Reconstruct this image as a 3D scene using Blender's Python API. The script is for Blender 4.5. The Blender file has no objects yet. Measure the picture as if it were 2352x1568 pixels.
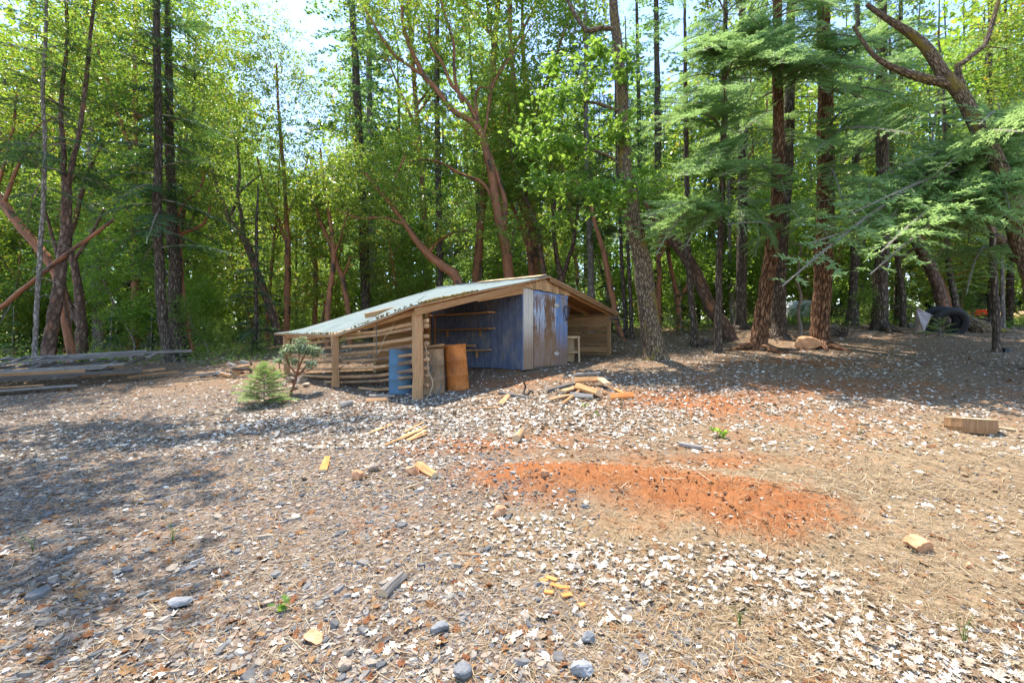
import bpy, math, random
import numpy as np
from mathutils import Vector, Matrix

rng = np.random.default_rng(7)
random.seed(7)
SC = bpy.context.scene
COL = SC.collection
R = math.radians

# ------------------------------------------------------------------ camera, sky, sun, exposure
CAMZ, FOC, CU, HV = 1.5, 1045.0, 1176.0, 772.0      # eye height; focal length and centre in a 2352 px wide picture
cam_d = bpy.data.cameras.new("camera")
cam = bpy.data.objects.new("camera", cam_d)
COL.objects.link(cam)
cam.location = (0, 0, CAMZ)
cam.rotation_euler = (R(90), 0, 0)
cam_d.sensor_width = 36.0
cam_d.lens = 36.0 * FOC / 2352.0
cam_d.shift_y = -(784.0 - HV) / 2352.0
cam_d.clip_start = 0.05
cam_d.clip_end = 3000
SC.camera = cam

SUN_EL, SUN_AZ = 70.0, -32.0        # azimuth measured from +Y towards +X: the sun stands behind the shed, a little to the left
sx = math.sin(R(SUN_AZ)) * math.cos(R(SUN_EL)); sy = math.cos(R(SUN_AZ)) * math.cos(R(SUN_EL)); sz = math.sin(R(SUN_EL))
SUN = Vector((sx, sy, sz))
w = bpy.data.worlds.new("World"); SC.world = w; w.use_nodes = True
wn = w.node_tree; bg = wn.nodes["Background"]
sky = wn.nodes.new("ShaderNodeTexSky"); sky.sky_type = 'NISHITA'; sky.sun_disc = False
sky.sun_elevation = R(SUN_EL); sky.sun_rotation = R(SUN_AZ)
sky.air_density = 1.0; sky.dust_density = 0.3; sky.ozone_density = 1.5
wn.links.new(sky.outputs[0], bg.inputs[0]); bg.inputs[1].default_value = 0.15
sl = bpy.data.lights.new("sun", 'SUN'); sl.energy = 3.2; sl.angle = R(0.53); sl.color = (1.0, 0.94, 0.85)
so = bpy.data.objects.new("sun", sl); COL.objects.link(so)
so.rotation_euler = SUN.to_track_quat('Z', 'Y').to_euler()
SC.view_settings.view_transform = 'Standard'
SC.view_settings.look = 'None'
SC.view_settings.exposure = 1.8
SC.view_settings.gamma = 1.0
SC.render.engine = 'CYCLES'
SC.cycles.max_bounces = 8; SC.cycles.diffuse_bounces = 5; SC.cycles.glossy_bounces = 2
SC.cycles.transmission_bounces = 4; SC.cycles.caustics_reflective = False; SC.cycles.caustics_refractive = False
SC.cycles.use_denoising = True
SC.cycles.sample_clamp_indirect = 6.0

# ------------------------------------------------------------------ helpers
def P(u, v, d):
    return np.array([(u - CU) / FOC * d, d, CAMZ + (HV - v) / FOC * d])

def nrm(v):
    v = np.asarray(v, float); return v / (np.linalg.norm(v) + 1e-12)

class MB:
    """collects geometry: vertices, faces of any size, a random number, a uv and a material index per face"""
    def __init__(self): self.v = []; self.f = []; self.n = 0
    def add(self, verts, faces, rnd=None, uv=None, mi=0):
        verts = np.asarray(verts, float).reshape(-1, 3); faces = np.asarray(faces, np.int64)
        m, k = faces.shape
        if rnd is None: rnd = np.full(m, rng.random())
        rnd = np.broadcast_to(np.asarray(rnd, float), (m,))
        if uv is None: uv = verts[faces][:, :, :2]
        self.v.append(verts); self.f.append((faces + self.n, rnd, np.asarray(uv, float).reshape(m, k, 2), mi)); self.n += len(verts)
    def tube(self, pts, rad, seg=8, rough=0.0, cap=True, mi=0, rnd=None):
        pts = np.asarray(pts, float); n = len(pts); rad = np.broadcast_to(np.asarray(rad, float), (n,))
        t = np.gradient(pts, axis=0); t /= np.linalg.norm(t, axis=1)[:, None] + 1e-12
        ref = np.array([0.0, 1.0, 0.0]) if abs(t[0][1]) < 0.8 else np.array([1.0, 0, 0])
        a = np.cross(t, ref); a /= np.linalg.norm(a, axis=1)[:, None] + 1e-12
        b = np.cross(t, a)
        th = np.arange(seg) / seg * 2 * np.pi
        rr = rad[:, None] * np.ones(seg)
        if rough: rr = rr * (1 + rough * rng.standard_normal((n, seg)))
        V = pts[:, None, :] + rr[:, :, None] * (np.cos(th)[None, :, None] * a[:, None, :] + np.sin(th)[None, :, None] * b[:, None, :])
        L = np.concatenate([[0], np.cumsum(np.linalg.norm(np.diff(pts, axis=0), axis=1))])
        i = np.arange(n - 1)[:, None] * seg; j = np.arange(seg)[None, :]; j2 = (j + 1) % seg
        F = np.stack([i + j, i + j2, i + seg + j2, i + seg + j], -1).reshape(-1, 4)
        rm = float(rad.mean()); c = 2 * np.pi * rm
        u0 = np.broadcast_to(j / seg * c, (n - 1, seg)); u1 = np.broadcast_to((j + 1) / seg * c, (n - 1, seg))
        l0 = np.broadcast_to(L[:-1, None], (n - 1, seg)); l1 = np.broadcast_to(L[1:, None], (n - 1, seg))
        UV = np.stack([np.stack([l0, u0], -1), np.stack([l0, u1], -1), np.stack([l1, u1], -1), np.stack([l1, u0], -1)], 2).reshape(-1, 4, 2)
        rv = rng.random() if rnd is None else rnd
        self.add(V.reshape(-1, 3), F, rv, UV, mi)
        if cap and seg >= 3:
            for k, flip in ((0, 1), (n - 1, 0)):
                ring = V[k]; ctr = ring.mean(0)
                idx = np.arange(seg)
                f = np.stack([idx, (idx + 1) % seg, np.full(seg, seg)], -1)
                if flip: f = f[:, [1, 0, 2]]
                vv = np.vstack([ring, ctr]); uvp = np.concatenate([np.stack([np.cos(th), np.sin(th)], -1) * rad[k], [[0, 0]]]) * 0.4
                self.add(vv, f, rv, uvp[f], mi)
    def board(self, p0, p1, w, t, up=(0, 0, 1), mi=0, rnd=None, jit=0.0, bow=0.0, n=1):
        """a plank from p0 to p1: w across, t thick along `up`"""
        p0 = np.asarray(p0, float); p1 = np.asarray(p1, float); d = nrm(p1 - p0); L = np.linalg.norm(p1 - p0)
        up = np.asarray(up, float); up = nrm(up - d * np.dot(up, d)); s = np.cross(d, up)
        rv = rng.random() if rnd is None else rnd
        ts = np.linspace(0, 1, n + 1); rings = []
        for tt in ts:
            c = p0 + (p1 - p0) * tt + up * bow * 4 * tt * (1 - tt)
            r = [c + s * sx_ * w / 2 + up * uz * t / 2 for sx_, uz in ((-1, -1), (1, -1), (1, 1), (-1, 1))]
            if jit: r = [q + rng.standard_normal(3) * jit for q in r]
            rings.append(r)
        V = np.array(rings).reshape(-1, 3); F = []; UV = []
        dims = [w, t, w, t]
        off = [0, w + .1, w + t + .2, 2 * w + t + .3]
        for k in range(n):
            for q in range(4):
                q2 = (q + 1) % 4
                F.append((k * 4 + q, k * 4 + q2, k * 4 + 4 + q2, k * 4 + 4 + q))
                l0, l1 = ts[k] * L, ts[k + 1] * L
                UV.append([(l0, off[q]), (l0, off[q] + dims[q]), (l1, off[q] + dims[q]), (l1, off[q])])
        F.append((3, 2, 1, 0)); UV.append([(0, 0), (0, t), (.02, t), (.02, 0)])
        F.append((n * 4, n * 4 + 1, n * 4 + 2, n * 4 + 3)); UV.append([(0, 0), (0, t), (.02, t), (.02, 0)])
        self.add(V, F, rv, UV, mi)
    def box(self, c, size, rz=0.0, mi=0, rnd=None):
        c = np.asarray(c, float); d = np.array([math.cos(rz), math.sin(rz), 0]) * size[0] / 2
        self.board(c - d, c + d, size[1], size[2], (0, 0, 1), mi, rnd)
    def build(self, name, mats, parent=None, origin=None, smooth=False):
        V = np.vstack(self.v) if self.v else np.zeros((0, 3))
        if origin is not None: V = V - np.asarray(origin)
        me = bpy.data.meshes.new(name)
        me.vertices.add(len(V)); me.vertices.foreach_set("co", V.astype(np.float32).ravel())
        li = np.concatenate([f.ravel() for f, *_ in self.f]); tot = np.concatenate([np.full(len(f), f.shape[1]) for f, *_ in self.f])
        st = np.concatenate([[0], np.cumsum(tot)[:-1]])
        me.loops.add(len(li)); me.polygons.add(len(tot))
        me.polygons.foreach_set("loop_start", st.astype(np.int32)); me.polygons.foreach_set("loop_total", tot.astype(np.int32))
        me.loops.foreach_set("vertex_index", li.astype(np.int32))
        me.polygons.foreach_set("material_index", np.concatenate([np.full(len(f), mi) for f, _, _, mi in self.f]).astype(np.int32))
        uvl = me.uv_layers.new(name="UVMap")
        uvl.data.foreach_set("uv", np.concatenate([u.reshape(-1) for _, _, u, _ in self.f]).astype(np.float32))
        at = me.attributes.new("rnd", 'FLOAT', 'FACE'); at.data.foreach_set("value", np.concatenate([r for _, r, _, _ in self.f]).astype(np.float32))
        me.polygons.foreach_set("use_smooth", np.full(len(tot), smooth))
        me.update(calc_edges=True)
        for m in (mats if isinstance(mats, (list, tuple)) else [mats]): me.materials.append(m)
        o = bpy.data.objects.new(name, me); COL.objects.link(o)
        if parent is not None: o.parent = parent
        return o

def tag(o, label=None, cat=None, group=None, kind=None):
    if label: o["label"] = label
    if cat: o["category"] = cat
    if group: o["group"] = group
    if kind: o["kind"] = kind
    return o

def thing(name, label, cat, loc, group=None):
    o = bpy.data.objects.new(name, None); COL.objects.link(o); o.location = loc
    o.empty_display_size = 0.1
    return tag(o, label, cat, group)

def single(mb, name, mat, label, cat, origin=None, group=None, smooth=False):
    """a thing that is one mesh"""
    V = np.vstack(mb.v)
    if origin is None: origin = np.array([V[:, 0].mean(), V[:, 1].mean(), V[:, 2].min()])
    o = mb.build(name, mat, None, origin, smooth); o.location = origin
    return tag(o, label, cat, group)

# ------------------------------------------------------------------ materials
def mat(name):
    m = bpy.data.materials.new(name); m.use_nodes = True
    nt = m.node_tree; b = nt.nodes["Principled BSDF"]
    return m, nt, b
def nd(nt, typ, **kw):
    n = nt.nodes.new(typ)
    for k, v in kw.items(): setattr(n, k, v)
    return n
def ramp(nt, stops, fac, interp='LINEAR'):
    r = nd(nt, "ShaderNodeValToRGB"); r.color_ramp.interpolation = interp
    e = r.color_ramp.elements
    while len(e) < len(stops): e.new(0.5)
    for el, (p, c) in zip(e, stops): el.position = p; el.color = (*c, 1) if len(c) == 3 else c
    nt.links.new(fac, r.inputs[0]); return r.outputs[0]
def math_n(nt, op, a, b=None, clamp=False):
    n = nd(nt, "ShaderNodeMath", operation=op, use_clamp=clamp)
    for i, x in enumerate((a, b)):
        if x is None: continue
        if isinstance(x, (int, float)): n.inputs[i].default_value = x
        else: nt.links.new(x, n.inputs[i])
    return n.outputs[0]
def mix(nt, fac, a, b, mode='MIX'):
    n = nd(nt, "ShaderNodeMix", data_type='RGBA', blend_type=mode)
    for i, x in ((0, fac), (6, a), (7, b)):
        if isinstance(x, (int, float)): n.inputs[i].default_value = x
        elif isinstance(x, tuple): n.inputs[i].default_value = (*x, 1)
        else: nt.links.new(x, n.inputs[i])
    return n.outputs[2]
def coords(nt, src='Object', scale=(1, 1, 1), vary=True):
    tc = nd(nt, "ShaderNodeTexCoord"); out = tc.outputs[src]
    mp = nd(nt, "ShaderNodeMapping"); mp.inputs[3].default_value = scale
    nt.links.new(out, mp.inputs[0]); out = mp.outputs[0]
    at = nd(nt, "ShaderNodeAttribute", attribute_name="rnd")
    if vary:
        cm = nd(nt, "ShaderNodeCombineXYZ")
        for i, k in enumerate((37.7, 21.3, 53.1)): nt.links.new(math_n(nt, 'MULTIPLY', at.outputs['Fac'], k), cm.inputs[i])
        ad = nd(nt, "ShaderNodeVectorMath", operation='ADD'); nt.links.new(out, ad.inputs[0]); nt.links.new(cm.outputs[0], ad.inputs[1]); out = ad.outputs[0]
    return out, at.outputs['Fac']
def noise(nt, vec, scale, detail=5, rough=0.6, dist=0.0):
    n = nd(nt, "ShaderNodeTexNoise"); n.inputs['Scale'].default_value = scale; n.inputs['Detail'].default_value = detail
    n.inputs['Roughness'].default_value = rough; n.inputs['Distortion'].default_value = dist
    nt.links.new(vec, n.inputs['Vector']); return n.outputs['Fac']
def bump(nt, b, h, strength=0.5, dist=0.02):
    n = nd(nt, "ShaderNodeBump"); n.inputs['Strength'].default_value = strength; n.inputs['Distance'].default_value = dist
    nt.links.new(h, n.inputs['Height']); nt.links.new(n.outputs[0], b.inputs['Normal'])
def setcol(nt, b, col, rough=0.8, spec=0.3):
    if isinstance(col, tuple): b.inputs['Base Color'].default_value = (*col, 1)
    else: nt.links.new(col, b.inputs['Base Color'])
    b.inputs['Roughness'].default_value = rough; b.inputs['Specular IOR Level'].default_value = spec

def wood(name, cols, val=(0.7, 1.25), rough=0.85, stretch=(1.2, 22, 22), src='UV', bs=0.5, extra=None, extra_thr=0.62):
    """grained weathered wood: grain runs along uv.x"""
    m, nt, b = mat(name)
    v, r = coords(nt, src, stretch)
    n1 = noise(nt, v, 2.2, 6, 0.65, 0.6)
    n2, _ = coords(nt, src, tuple(s * 0.25 for s in stretch)); n2 = noise(nt, n2, 2.0, 3)
    c = ramp(nt, cols, n1)
    g = nd(nt, "ShaderNodeMapRange"); nt.links.new(r, g.inputs[0]); g.inputs[3].default_value = val[0]; g.inputs[4].default_value = val[1]
    cm = nd(nt, "ShaderNodeCombineColor"); [nt.links.new(g.outputs[0], cm.inputs[i]) for i in range(3)]
    c = mix(nt, 1.0, c, cm.outputs[0], 'MULTIPLY')
    if extra: c = mix(nt, ramp(nt, [(extra_thr - .06, (0, 0, 0)), (extra_thr + .06, (1, 1, 1))], n2), c, extra)
    setcol(nt, b, c, rough, 0.25); bump(nt, b, n1, bs, 0.015)
    return m

def blotch(name, cols, scale=3.0, rough=0.9, bs=0.5, bd=0.02, src='Object', stretch=(1, 1, 1), fine=4.0, val=None, spec=0.3, dist=0.3):
    m, nt, b = mat(name)
    v, r = coords(nt, src, stretch)
    n1 = noise(nt, v, scale, 6, 0.65, dist); n2 = noise(nt, v, scale * fine, 5, 0.7)
    f = math_n(nt, 'ADD', math_n(nt, 'MULTIPLY', n1, 0.65), math_n(nt, 'MULTIPLY', n2, 0.35))
    c = ramp(nt, cols, f)
    if val:
        g = nd(nt, "ShaderNodeMapRange"); nt.links.new(r, g.inputs[0]); g.inputs[3].default_value = val[0]; g.inputs[4].default_value = val[1]
        cm = nd(nt, "ShaderNodeCombineColor"); [nt.links.new(g.outputs[0], cm.inputs[i]) for i in range(3)]
        c = mix(nt, 1.0, c, cm.outputs[0], 'MULTIPLY')
    setcol(nt, b, c, rough, spec); bump(nt, b, f, bs, bd)
    return m

def bark(name, cols, furrow=True, bs=1.0, stretch=(3, 16, 1), patch=None, patch_thr=0.6, rough=0.95):
    m, nt, b = mat(name)
    v, r = coords(nt, 'UV', stretch)
    n1 = noise(nt, v, 1.6, 6, 0.7, 0.5)
    vr = nd(nt, "ShaderNodeTexVoronoi", feature='DISTANCE_TO_EDGE'); vr.inputs['Scale'].default_value = 1.3
    wv = nd(nt, "ShaderNodeVectorMath", operation='MULTIPLY_ADD'); nt.links.new(v, wv.inputs[0]); wv.inputs[1].default_value = (1, 1, 1)
    cmb = nd(nt, "ShaderNodeCombineXYZ"); nt.links.new(n1, cmb.inputs[0]); nt.links.new(n1, cmb.inputs[1]); nt.links.new(cmb.outputs[0], wv.inputs[2])
    nt.links.new(wv.outputs[0], vr.inputs['Vector'])
    e = math_n(nt, 'MULTIPLY', vr.outputs['Distance'], 2.2, True)
    h = math_n(nt, 'ADD', math_n(nt, 'MULTIPLY', e, 0.6 if furrow else 0.15), math_n(nt, 'MULTIPLY', n1, 0.5 if furrow else 0.8))
    c = ramp(nt, cols, h)
    if patch:
        v2, _ = coords(nt, 'UV', (1.2, 3.0, 1)); n2 = noise(nt, v2, 1.3, 5, 0.6)
        c = mix(nt, ramp(nt, [(patch_thr - .05, (0, 0, 0)), (patch_thr + .05, (1, 1, 1))], n2), c, patch)
    setcol(nt, b, c, rough, 0.2); bump(nt, b, h, bs, 0.03)
    return m

def leafmat(name, cols, trans, tfac=0.4, rough=0.45, spec=0.4):
    m, nt, b = mat(name)
    at = nd(nt, "ShaderNodeAttribute", attribute_name="rnd")
    c = ramp(nt, cols, at.outputs['Fac'])
    setcol(nt, b, c, rough, spec)
    tr = nd(nt, "ShaderNodeBsdfTranslucent"); nt.links.new(ramp(nt, trans, at.outputs['Fac']), tr.inputs[0])
    mx = nd(nt, "ShaderNodeMixShader"); mx.inputs[0].default_value = tfac
    nt.links.new(b.outputs[0], mx.inputs[1]); nt.links.new(tr.outputs[0], mx.inputs[2])
    nt.links.new(mx.outputs[0], nt.nodes["Material Output"].inputs[0])
    return m

def plain(name, col, rough=0.7, spec=0.3, metal=0.0):
    m, nt, b = mat(name); v, r = coords(nt, 'Object', (1, 1, 1)); n1 = noise(nt, v, 14, 4)
    c = ramp(nt, [(0.25, tuple(x * 0.7 for x in col)), (0.75, tuple(min(1, x * 1.2) for x in col))], n1)
    setcol(nt, b, c, rough, spec); b.inputs['Metallic'].default_value = metal
    return m

MAT = {}
MAT['plank'] = wood("weathered_plank", [(.2, (.16, .085, .04)), (.5, (.36, .2, .095)), (.8, (.52, .33, .18))])
MAT['plank_warm'] = wood("warm_plank", [(.2, (.2, .09, .035)), (.5, (.46, .24, .1)), (.8, (.6, .38, .19))])
MAT['plank_pale'] = wood("pale_plank", [(.2, (.28, .18, .09)), (.5, (.5, .34, .19)), (.8, (.66, .5, .33))])
MAT['plank_grey'] = wood("grey_plank", [(.2, (.06, .05, .045)), (.5, (.2, .175, .155)), (.8, (.38, .34, .3))], val=(.5, 1.4))
MAT['gable_old'] = wood("gable_board", [(.2, (.13, .065, .03)), (.45, (.42, .24, .11)), (.75, (.62, .42, .24))], stretch=(1, 30, 30))
MAT['white_board'] = wood("faded_white_paint", [(.25, (.42, .42, .45)), (.5, (.62, .58, .54)), (.8, (.74, .66, .56))], val=(.9, 1.06), bs=.15, extra=(.38, .44, .58), extra_thr=.62)
MAT['log_slat'] = wood("split_log", [(.2, (.16, .09, .045)), (.5, (.42, .25, .13)), (.8, (.58, .4, .23))], stretch=(2, 9, 9), extra=(.14, .1, .07), extra_thr=.6)
MAT['end_grain'] = blotch("end_grain", [(.3, (.45, .3, .16)), (.7, (.66, .5, .32))], 8)
MAT['fresh_cut'] = wood("fresh_cedar", [(.2, (.42, .13, .03)), (.5, (.62, .22, .06)), (.8, (.72, .33, .12))], val=(.9, 1.1))
MAT['fir_bark'] = bark("fir_bark", [(.25, (.022, .014, .01)), (.5, (.11, .07, .045)), (.8, (.25, .165, .11))])
MAT['warm_bark'] = bark("warm_fir_bark", [(.25, (.035, .016, .009)), (.5, (.19, .095, .05)), (.8, (.36, .2, .115))])
MAT['oak_bark'] = bark("oak_bark", [(.25, (.04, .028, .018)), (.5, (.19, .135, .085)), (.8, (.36, .27, .18))], stretch=(5, 20, 1), patch=(.2, .15, .035), patch_thr=.6)
MAT['dark_bark'] = bark("dark_bark", [(.2, (.028, .02, .015)), (.5, (.11, .082, .062)), (.8, (.26, .2, .155))])
MAT['madrone_bark'] = bark("madrone_bark", [(.2, (.14, .06, .03)), (.5, (.3, .125, .06)), (.8, (.42, .21, .12))], furrow=False, bs=.35, stretch=(2, 7, 1), patch=(.07, .045, .033), patch_thr=.58, rough=.6)
MAT['madrone_dark'] = bark("madrone_dark_bark", [(.2, (.045, .028, .02)), (.5, (.14, .085, .06)), (.8, (.27, .18, .13))], furrow=True, bs=.6, stretch=(3, 9, 1), patch=(.3, .13, .065), patch_thr=.64, rough=.75)
MAT['grey_bark'] = bark("grey_bark", [(.2, (.09, .075, .06)), (.5, (.24, .2, .17)), (.8, (.42, .38, .33))], stretch=(4, 12, 1), bs=.6)
MAT['twig'] = blotch("dead_twig", [(.3, (.13, .1, .08)), (.7, (.32, .27, .22))], 6)
MAT['stone'] = blotch("field_stone", [(.3, (.2, .15, .11)), (.55, (.4, .31, .23)), (.75, (.52, .43, .34))], 5, val=(.8, 1.2))
MAT['red_stone'] = blotch("red_stone", [(.3, (.3, .13, .06)), (.55, (.52, .27, .14)), (.75, (.6, .4, .26))], 6)
MAT['slate'] = blotch("slate_stone", [(.3, (.12, .12, .125)), (.55, (.25, .25, .25)), (.75, (.4, .38, .35))], 6, val=(.7, 1.3))
MAT['moss'] = blotch("dry_moss", [(.3, (.09, .05, .01)), (.6, (.26, .17, .03)), (.8, (.36, .27, .06))], 20)
MAT['rubber'] = plain("tyre_rubber", (.022, .022, .024), .6)
MAT['leaf_madrone'] = leafmat("madrone_leaf", [(0, (.06, .11, .022)), (.55, (.11, .17, .032)), (.9, (.17, .22, .05)), (.93, (.34, .22, .04)), (1, (.36, .16, .04))],
                              [(0, (.22, .38, .03)), (.6, (.42, .58, .05)), (.9, (.58, .68, .08)), (1, (.6, .4, .06))], .45, .32, .5)
MAT['leaf_oak'] = leafmat("oak_leaf", [(0, (.06, .13, .02)), (.6, (.11, .2, .03)), (1, (.17, .26, .05))], [(0, (.25, .45, .04)), (1, (.5, .7, .09))], .45, .45, .4)
MAT['leaf_bush'] = leafmat("bush_leaf", [(0, (.05, .1, .02)), (.6, (.1, .17, .035)), (1, (.2, .27, .06))], [(0, (.2, .4, .04)), (1, (.5, .65, .12))], .4, .5, .3)
MAT['leaf_manzanita'] = leafmat("manzanita_leaf", [(0, (.12, .16, .08)), (.6, (.25, .3, .17)), (1, (.42, .45, .3))], [(0, (.2, .3, .1)), (1, (.4, .5, .2))], .25, .6, .3)
MAT['needle'] = leafmat("fir_needle", [(0, (.06, .12, .035)), (.5, (.13, .23, .07)), (1, (.24, .36, .12))], [(0, (.25, .45, .1)), (1, (.52, .72, .24))], .42, .5, .35)
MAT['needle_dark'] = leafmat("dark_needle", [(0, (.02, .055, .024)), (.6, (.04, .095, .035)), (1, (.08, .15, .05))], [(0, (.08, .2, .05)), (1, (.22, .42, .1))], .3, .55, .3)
MAT['needle_young'] = leafmat("young_needle", [(0, (.1, .18, .04)), (.6, (.2, .3, .07)), (1, (.33, .42, .12))], [(0, (.25, .45, .06)), (1, (.5, .65, .16))], .35, .5, .3)

# ------------------------------------------------------------------ terrain
def _cp():
    pts = []
    for x, y, z in [(-4, 1.5, 0), (0, 1.5, 0), (4, 1.5, 0), (0, -6, -.05), (-8, -6, -.1), (8, -6, 0), (-5, 4, .03), (0, 4, .07), (5, 4, .06), (-1.8, 8.4, .35), (-3.9, 10, .4), (-6, 12, .48), (.25, 10.8, .68), (1.5, 12.35, .72),
                    (-1.1, 9.2, .43), (-20, 20, .4), (-18, 30, .7), (-12, 24, .95), (0, 24, 1.6), (12, 30, 2.3), (26, 26, 2.3), (-30, 45, 1.2), (0, 45, 2.2), (30, 45, 3.0), (-45, 60, 1.5), (45, 60, 3.6), (0, 70, 3.0),
                    (-45, 10, 0), (45, 10, 1.5), (-40, -30, -.5), (40, -30, .5), (0, -40, -.5), (-14, 3, .0), (14, 4, .25)]:
        pts.append((x, y, z))
    for u, v, d in [(1360, 900, 8.6), (2230, 985, 6.6), (1738, 802, 13.5), (1883, 795, 14), (1505, 825, 12), (1676, 780, 15.5), (2021, 757, 17), (2180, 768, 16), (1702, 757, 18), (2350, 800, 13), (2350, 900, 9),
                    (105, 847, 13.2), (0, 910, 10.4), (392, 833, 15.5), (637, 790, 20), (1399, 815, 14.3), (600, 950, 8.2), (1000, 1000, 5.9), (1800, 1000, 6.2), (1800, 880, 9.4)]:
        pts.append(tuple(P(u, v, d)))
    return np.array(pts)
CP = _cp()
def _phi(r2): return 0.5 * r2 * np.log(r2 + 1e-9)
def _tps():
    X = CP[:, :2]; n = len(X)
    K = _phi(((X[:, None] - X[None]) ** 2).sum(-1)) + np.eye(n) * 1.5
    Pm = np.hstack([np.ones((n, 1)), X]); A = np.block([[K, Pm], [Pm.T, np.zeros((3, 3))]])
    return np.linalg.solve(A, np.concatenate([CP[:, 2], np.zeros(3)]))
WT = _tps()
def blob(x, y, cx, cy, rx, ry, rot=0.0):
    c, s = math.cos(rot), math.sin(rot); dx, dy = x - cx, y - cy
    a = (dx * c + dy * s) / rx; b = (-dx * s + dy * c) / ry
    return np.exp(-(a * a + b * b) * 1.2)
def wob(x, y, f=1.0, s=0.0):
    return (np.sin(x * 1.7 * f + 1.3 * np.sin(y * 1.1 * f + s) + s) * np.cos(y * 1.9 * f + 1.7 * np.sin(x * .8 * f - s)) + .5 * np.sin(x * 4.1 * f + s * 2 + 2 * np.sin(y * 2.3 * f)) * np.cos(y * 3.7 * f - s)) / 1.5
def gz(x, y):
    x = np.asarray(x, float); y = np.asarray(y, float); shp = x.shape
    q = np.stack([np.clip(x.ravel(), -60, 60), np.clip(y.ravel(), -45, 75)], -1); out = np.zeros(len(q))
    for i in range(0, len(q), 20000):
        qq = q[i:i + 20000]; r2 = ((qq[:, None] - CP[None, :, :2]) ** 2).sum(-1)
        out[i:i + 20000] = _phi(r2) @ WT[:len(CP)] + WT[-3] + qq @ WT[-2:]
    z = out.reshape(shp)
    z = z + .012 * wob(x, y, 1.1, .7) + .006 * wob(x, y, 3.1, 2.0)
    # dug mound of red earth: a low ridge with a scarp facing the camera's right, a shallow pit behind it
    z = z + .16 * blob(x, y, .9, 4.35, 1.5, .42, -.12) + .10 * blob(x, y, 1.95, 3.75, .7, .5, .2) + .07 * blob(x, y, 2.3, 4.9, .9, .3, 0) - .10 * blob(x, y, 2.1, 4.95, .75, .28, -.1)
    z = z + .05 * blob(x, y, 8.0, 11.2, 2.6, .7, 0) + .06 * blob(x, y, 1.5, 8.6, 1.6, .8, 0)
    return z
def g1(x, y): return float(gz(np.array([x]), np.array([y]))[0])
def G(u, v):
    """where a sight line meets the terrain"""
    d = np.linspace(1.2, 40, 1600); x = (u - CU) / FOC * d; zr = CAMZ + (HV - v) / FOC * d
    h = gz(x, d) - zr; k = int(np.argmax(h > 0)); k = max(k, 1)
    t = h[k - 1] / (h[k - 1] - h[k] + 1e-9); dd = d[k - 1] + (d[k] - d[k - 1]) * t
    xx = (u - CU) / FOC * dd
    return np.array([xx, dd, g1(xx, dd)])

# ground cover masks, in metres on the ground
def m_dirt(x, y):
    m = .95 * blob(x, y, .9, 4.3, 1.7, .55, -.12) + .9 * blob(x, y, 2.0, 3.75, .85, .55, .2) + .6 * blob(x, y, 2.4, 5.1, 1.2, .35) + .5 * blob(x, y, -.2, 5.6, 1.6, .45, .1) + .45 * blob(x, y, -1.6, 6.8, .9, .3) \
        + .7 * blob(x, y, 3.2, 8.0, 1.6, .8) + .55 * blob(x, y, 6.5, 9.2, 4.2, 1.1) + .55 * blob(x, y, .2, 9.7, 1.6, .7, .6) + .7 * blob(x, y, 7.5, 11.5, 2.5, .6) + .3 * blob(x, y, 4.5, 6.5, 3, 1.2) + .35 * blob(x, y, 3.2, 2.0, .6, .4)
    return np.clip((m - .12 + .22 * wob(x, y, 1.6, 1.0) + .16 * wob(x, y, 5.3, 4.0)) * 1.15, 0, 1)
def m_gravel(x, y):
    # the drive: everything left of a line that runs from the lower right to the shrub by the shed
    edge = -.32 * (y - 2.0) + 1.05 + .35 * wob(y * .7, x * .5, 1.0, .4)
    return np.clip((edge - x) * 1.4 + .3, 0, 1) * np.clip((11.5 - y) / 2.5, 0, 1)
def m_white(x, y):
    m = .9 * blob(x, y, -1.2, 7.6, 2.6, .9) + .9 * blob(x, y, 1.2, 7.4, 1.8, .8) + .85 * blob(x, y, .35, 6.5, 1.2, .5) + .85 * blob(x, y, -.75, 4.9, .55, .5) + .9 * blob(x, y, .1, 3.45, .75, .35, -.35) + 1.0 * blob(x, y, 1.0, 2.75, .9, .3, -.3) \
        + .95 * blob(x, y, 1.55, 2.9, .6, .25, -.3) + 1.0 * blob(x, y, 2.1, 2.05, .7, .35, -.35) + .9 * blob(x, y, 2.2, 5.0, .55, .2) + .7 * blob(x, y, 2.6, 9.2, 2.4, 1.2) + .55 * blob(x, y, 8, 12, 6, 2.5) + .5 * blob(x, y, -3.5, 8, 2.0, 1.5) + .35 * blob(x, y, 5.5, 7.8, 3, 1.0) \
        + .8 * blob(x, y, -2.6, 7.2, 1.3, .8) + .3 * blob(x, y, -1.6, 5.4, 1.5, 1.0) + .35 * blob(x, y, 4, 3.6, 1.2, .5)
    return np.clip((m + .32 * wob(x, y, 2.3, 3.0) + .2 * wob(x, y, 6.1, 1.0)) * 1.1, 0, 1)
def m_straw(x, y):
    m = .95 * blob(x, y, 3.4, 3.6, 2.2, 1.5) + .8 * blob(x, y, 5.4, 6.0, 3.2, 1.6) + .7 * blob(x, y, 1.7, 2.6, 1.4, .8) + .5 * blob(x, y, .6, 3.3, 1.4, .6) + .4 * blob(x, y, 2.8, 1.7, 1.5, .8)
    return np.clip(m + .15 * wob(x, y, 1.3, 5.0), 0, 1)
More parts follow.
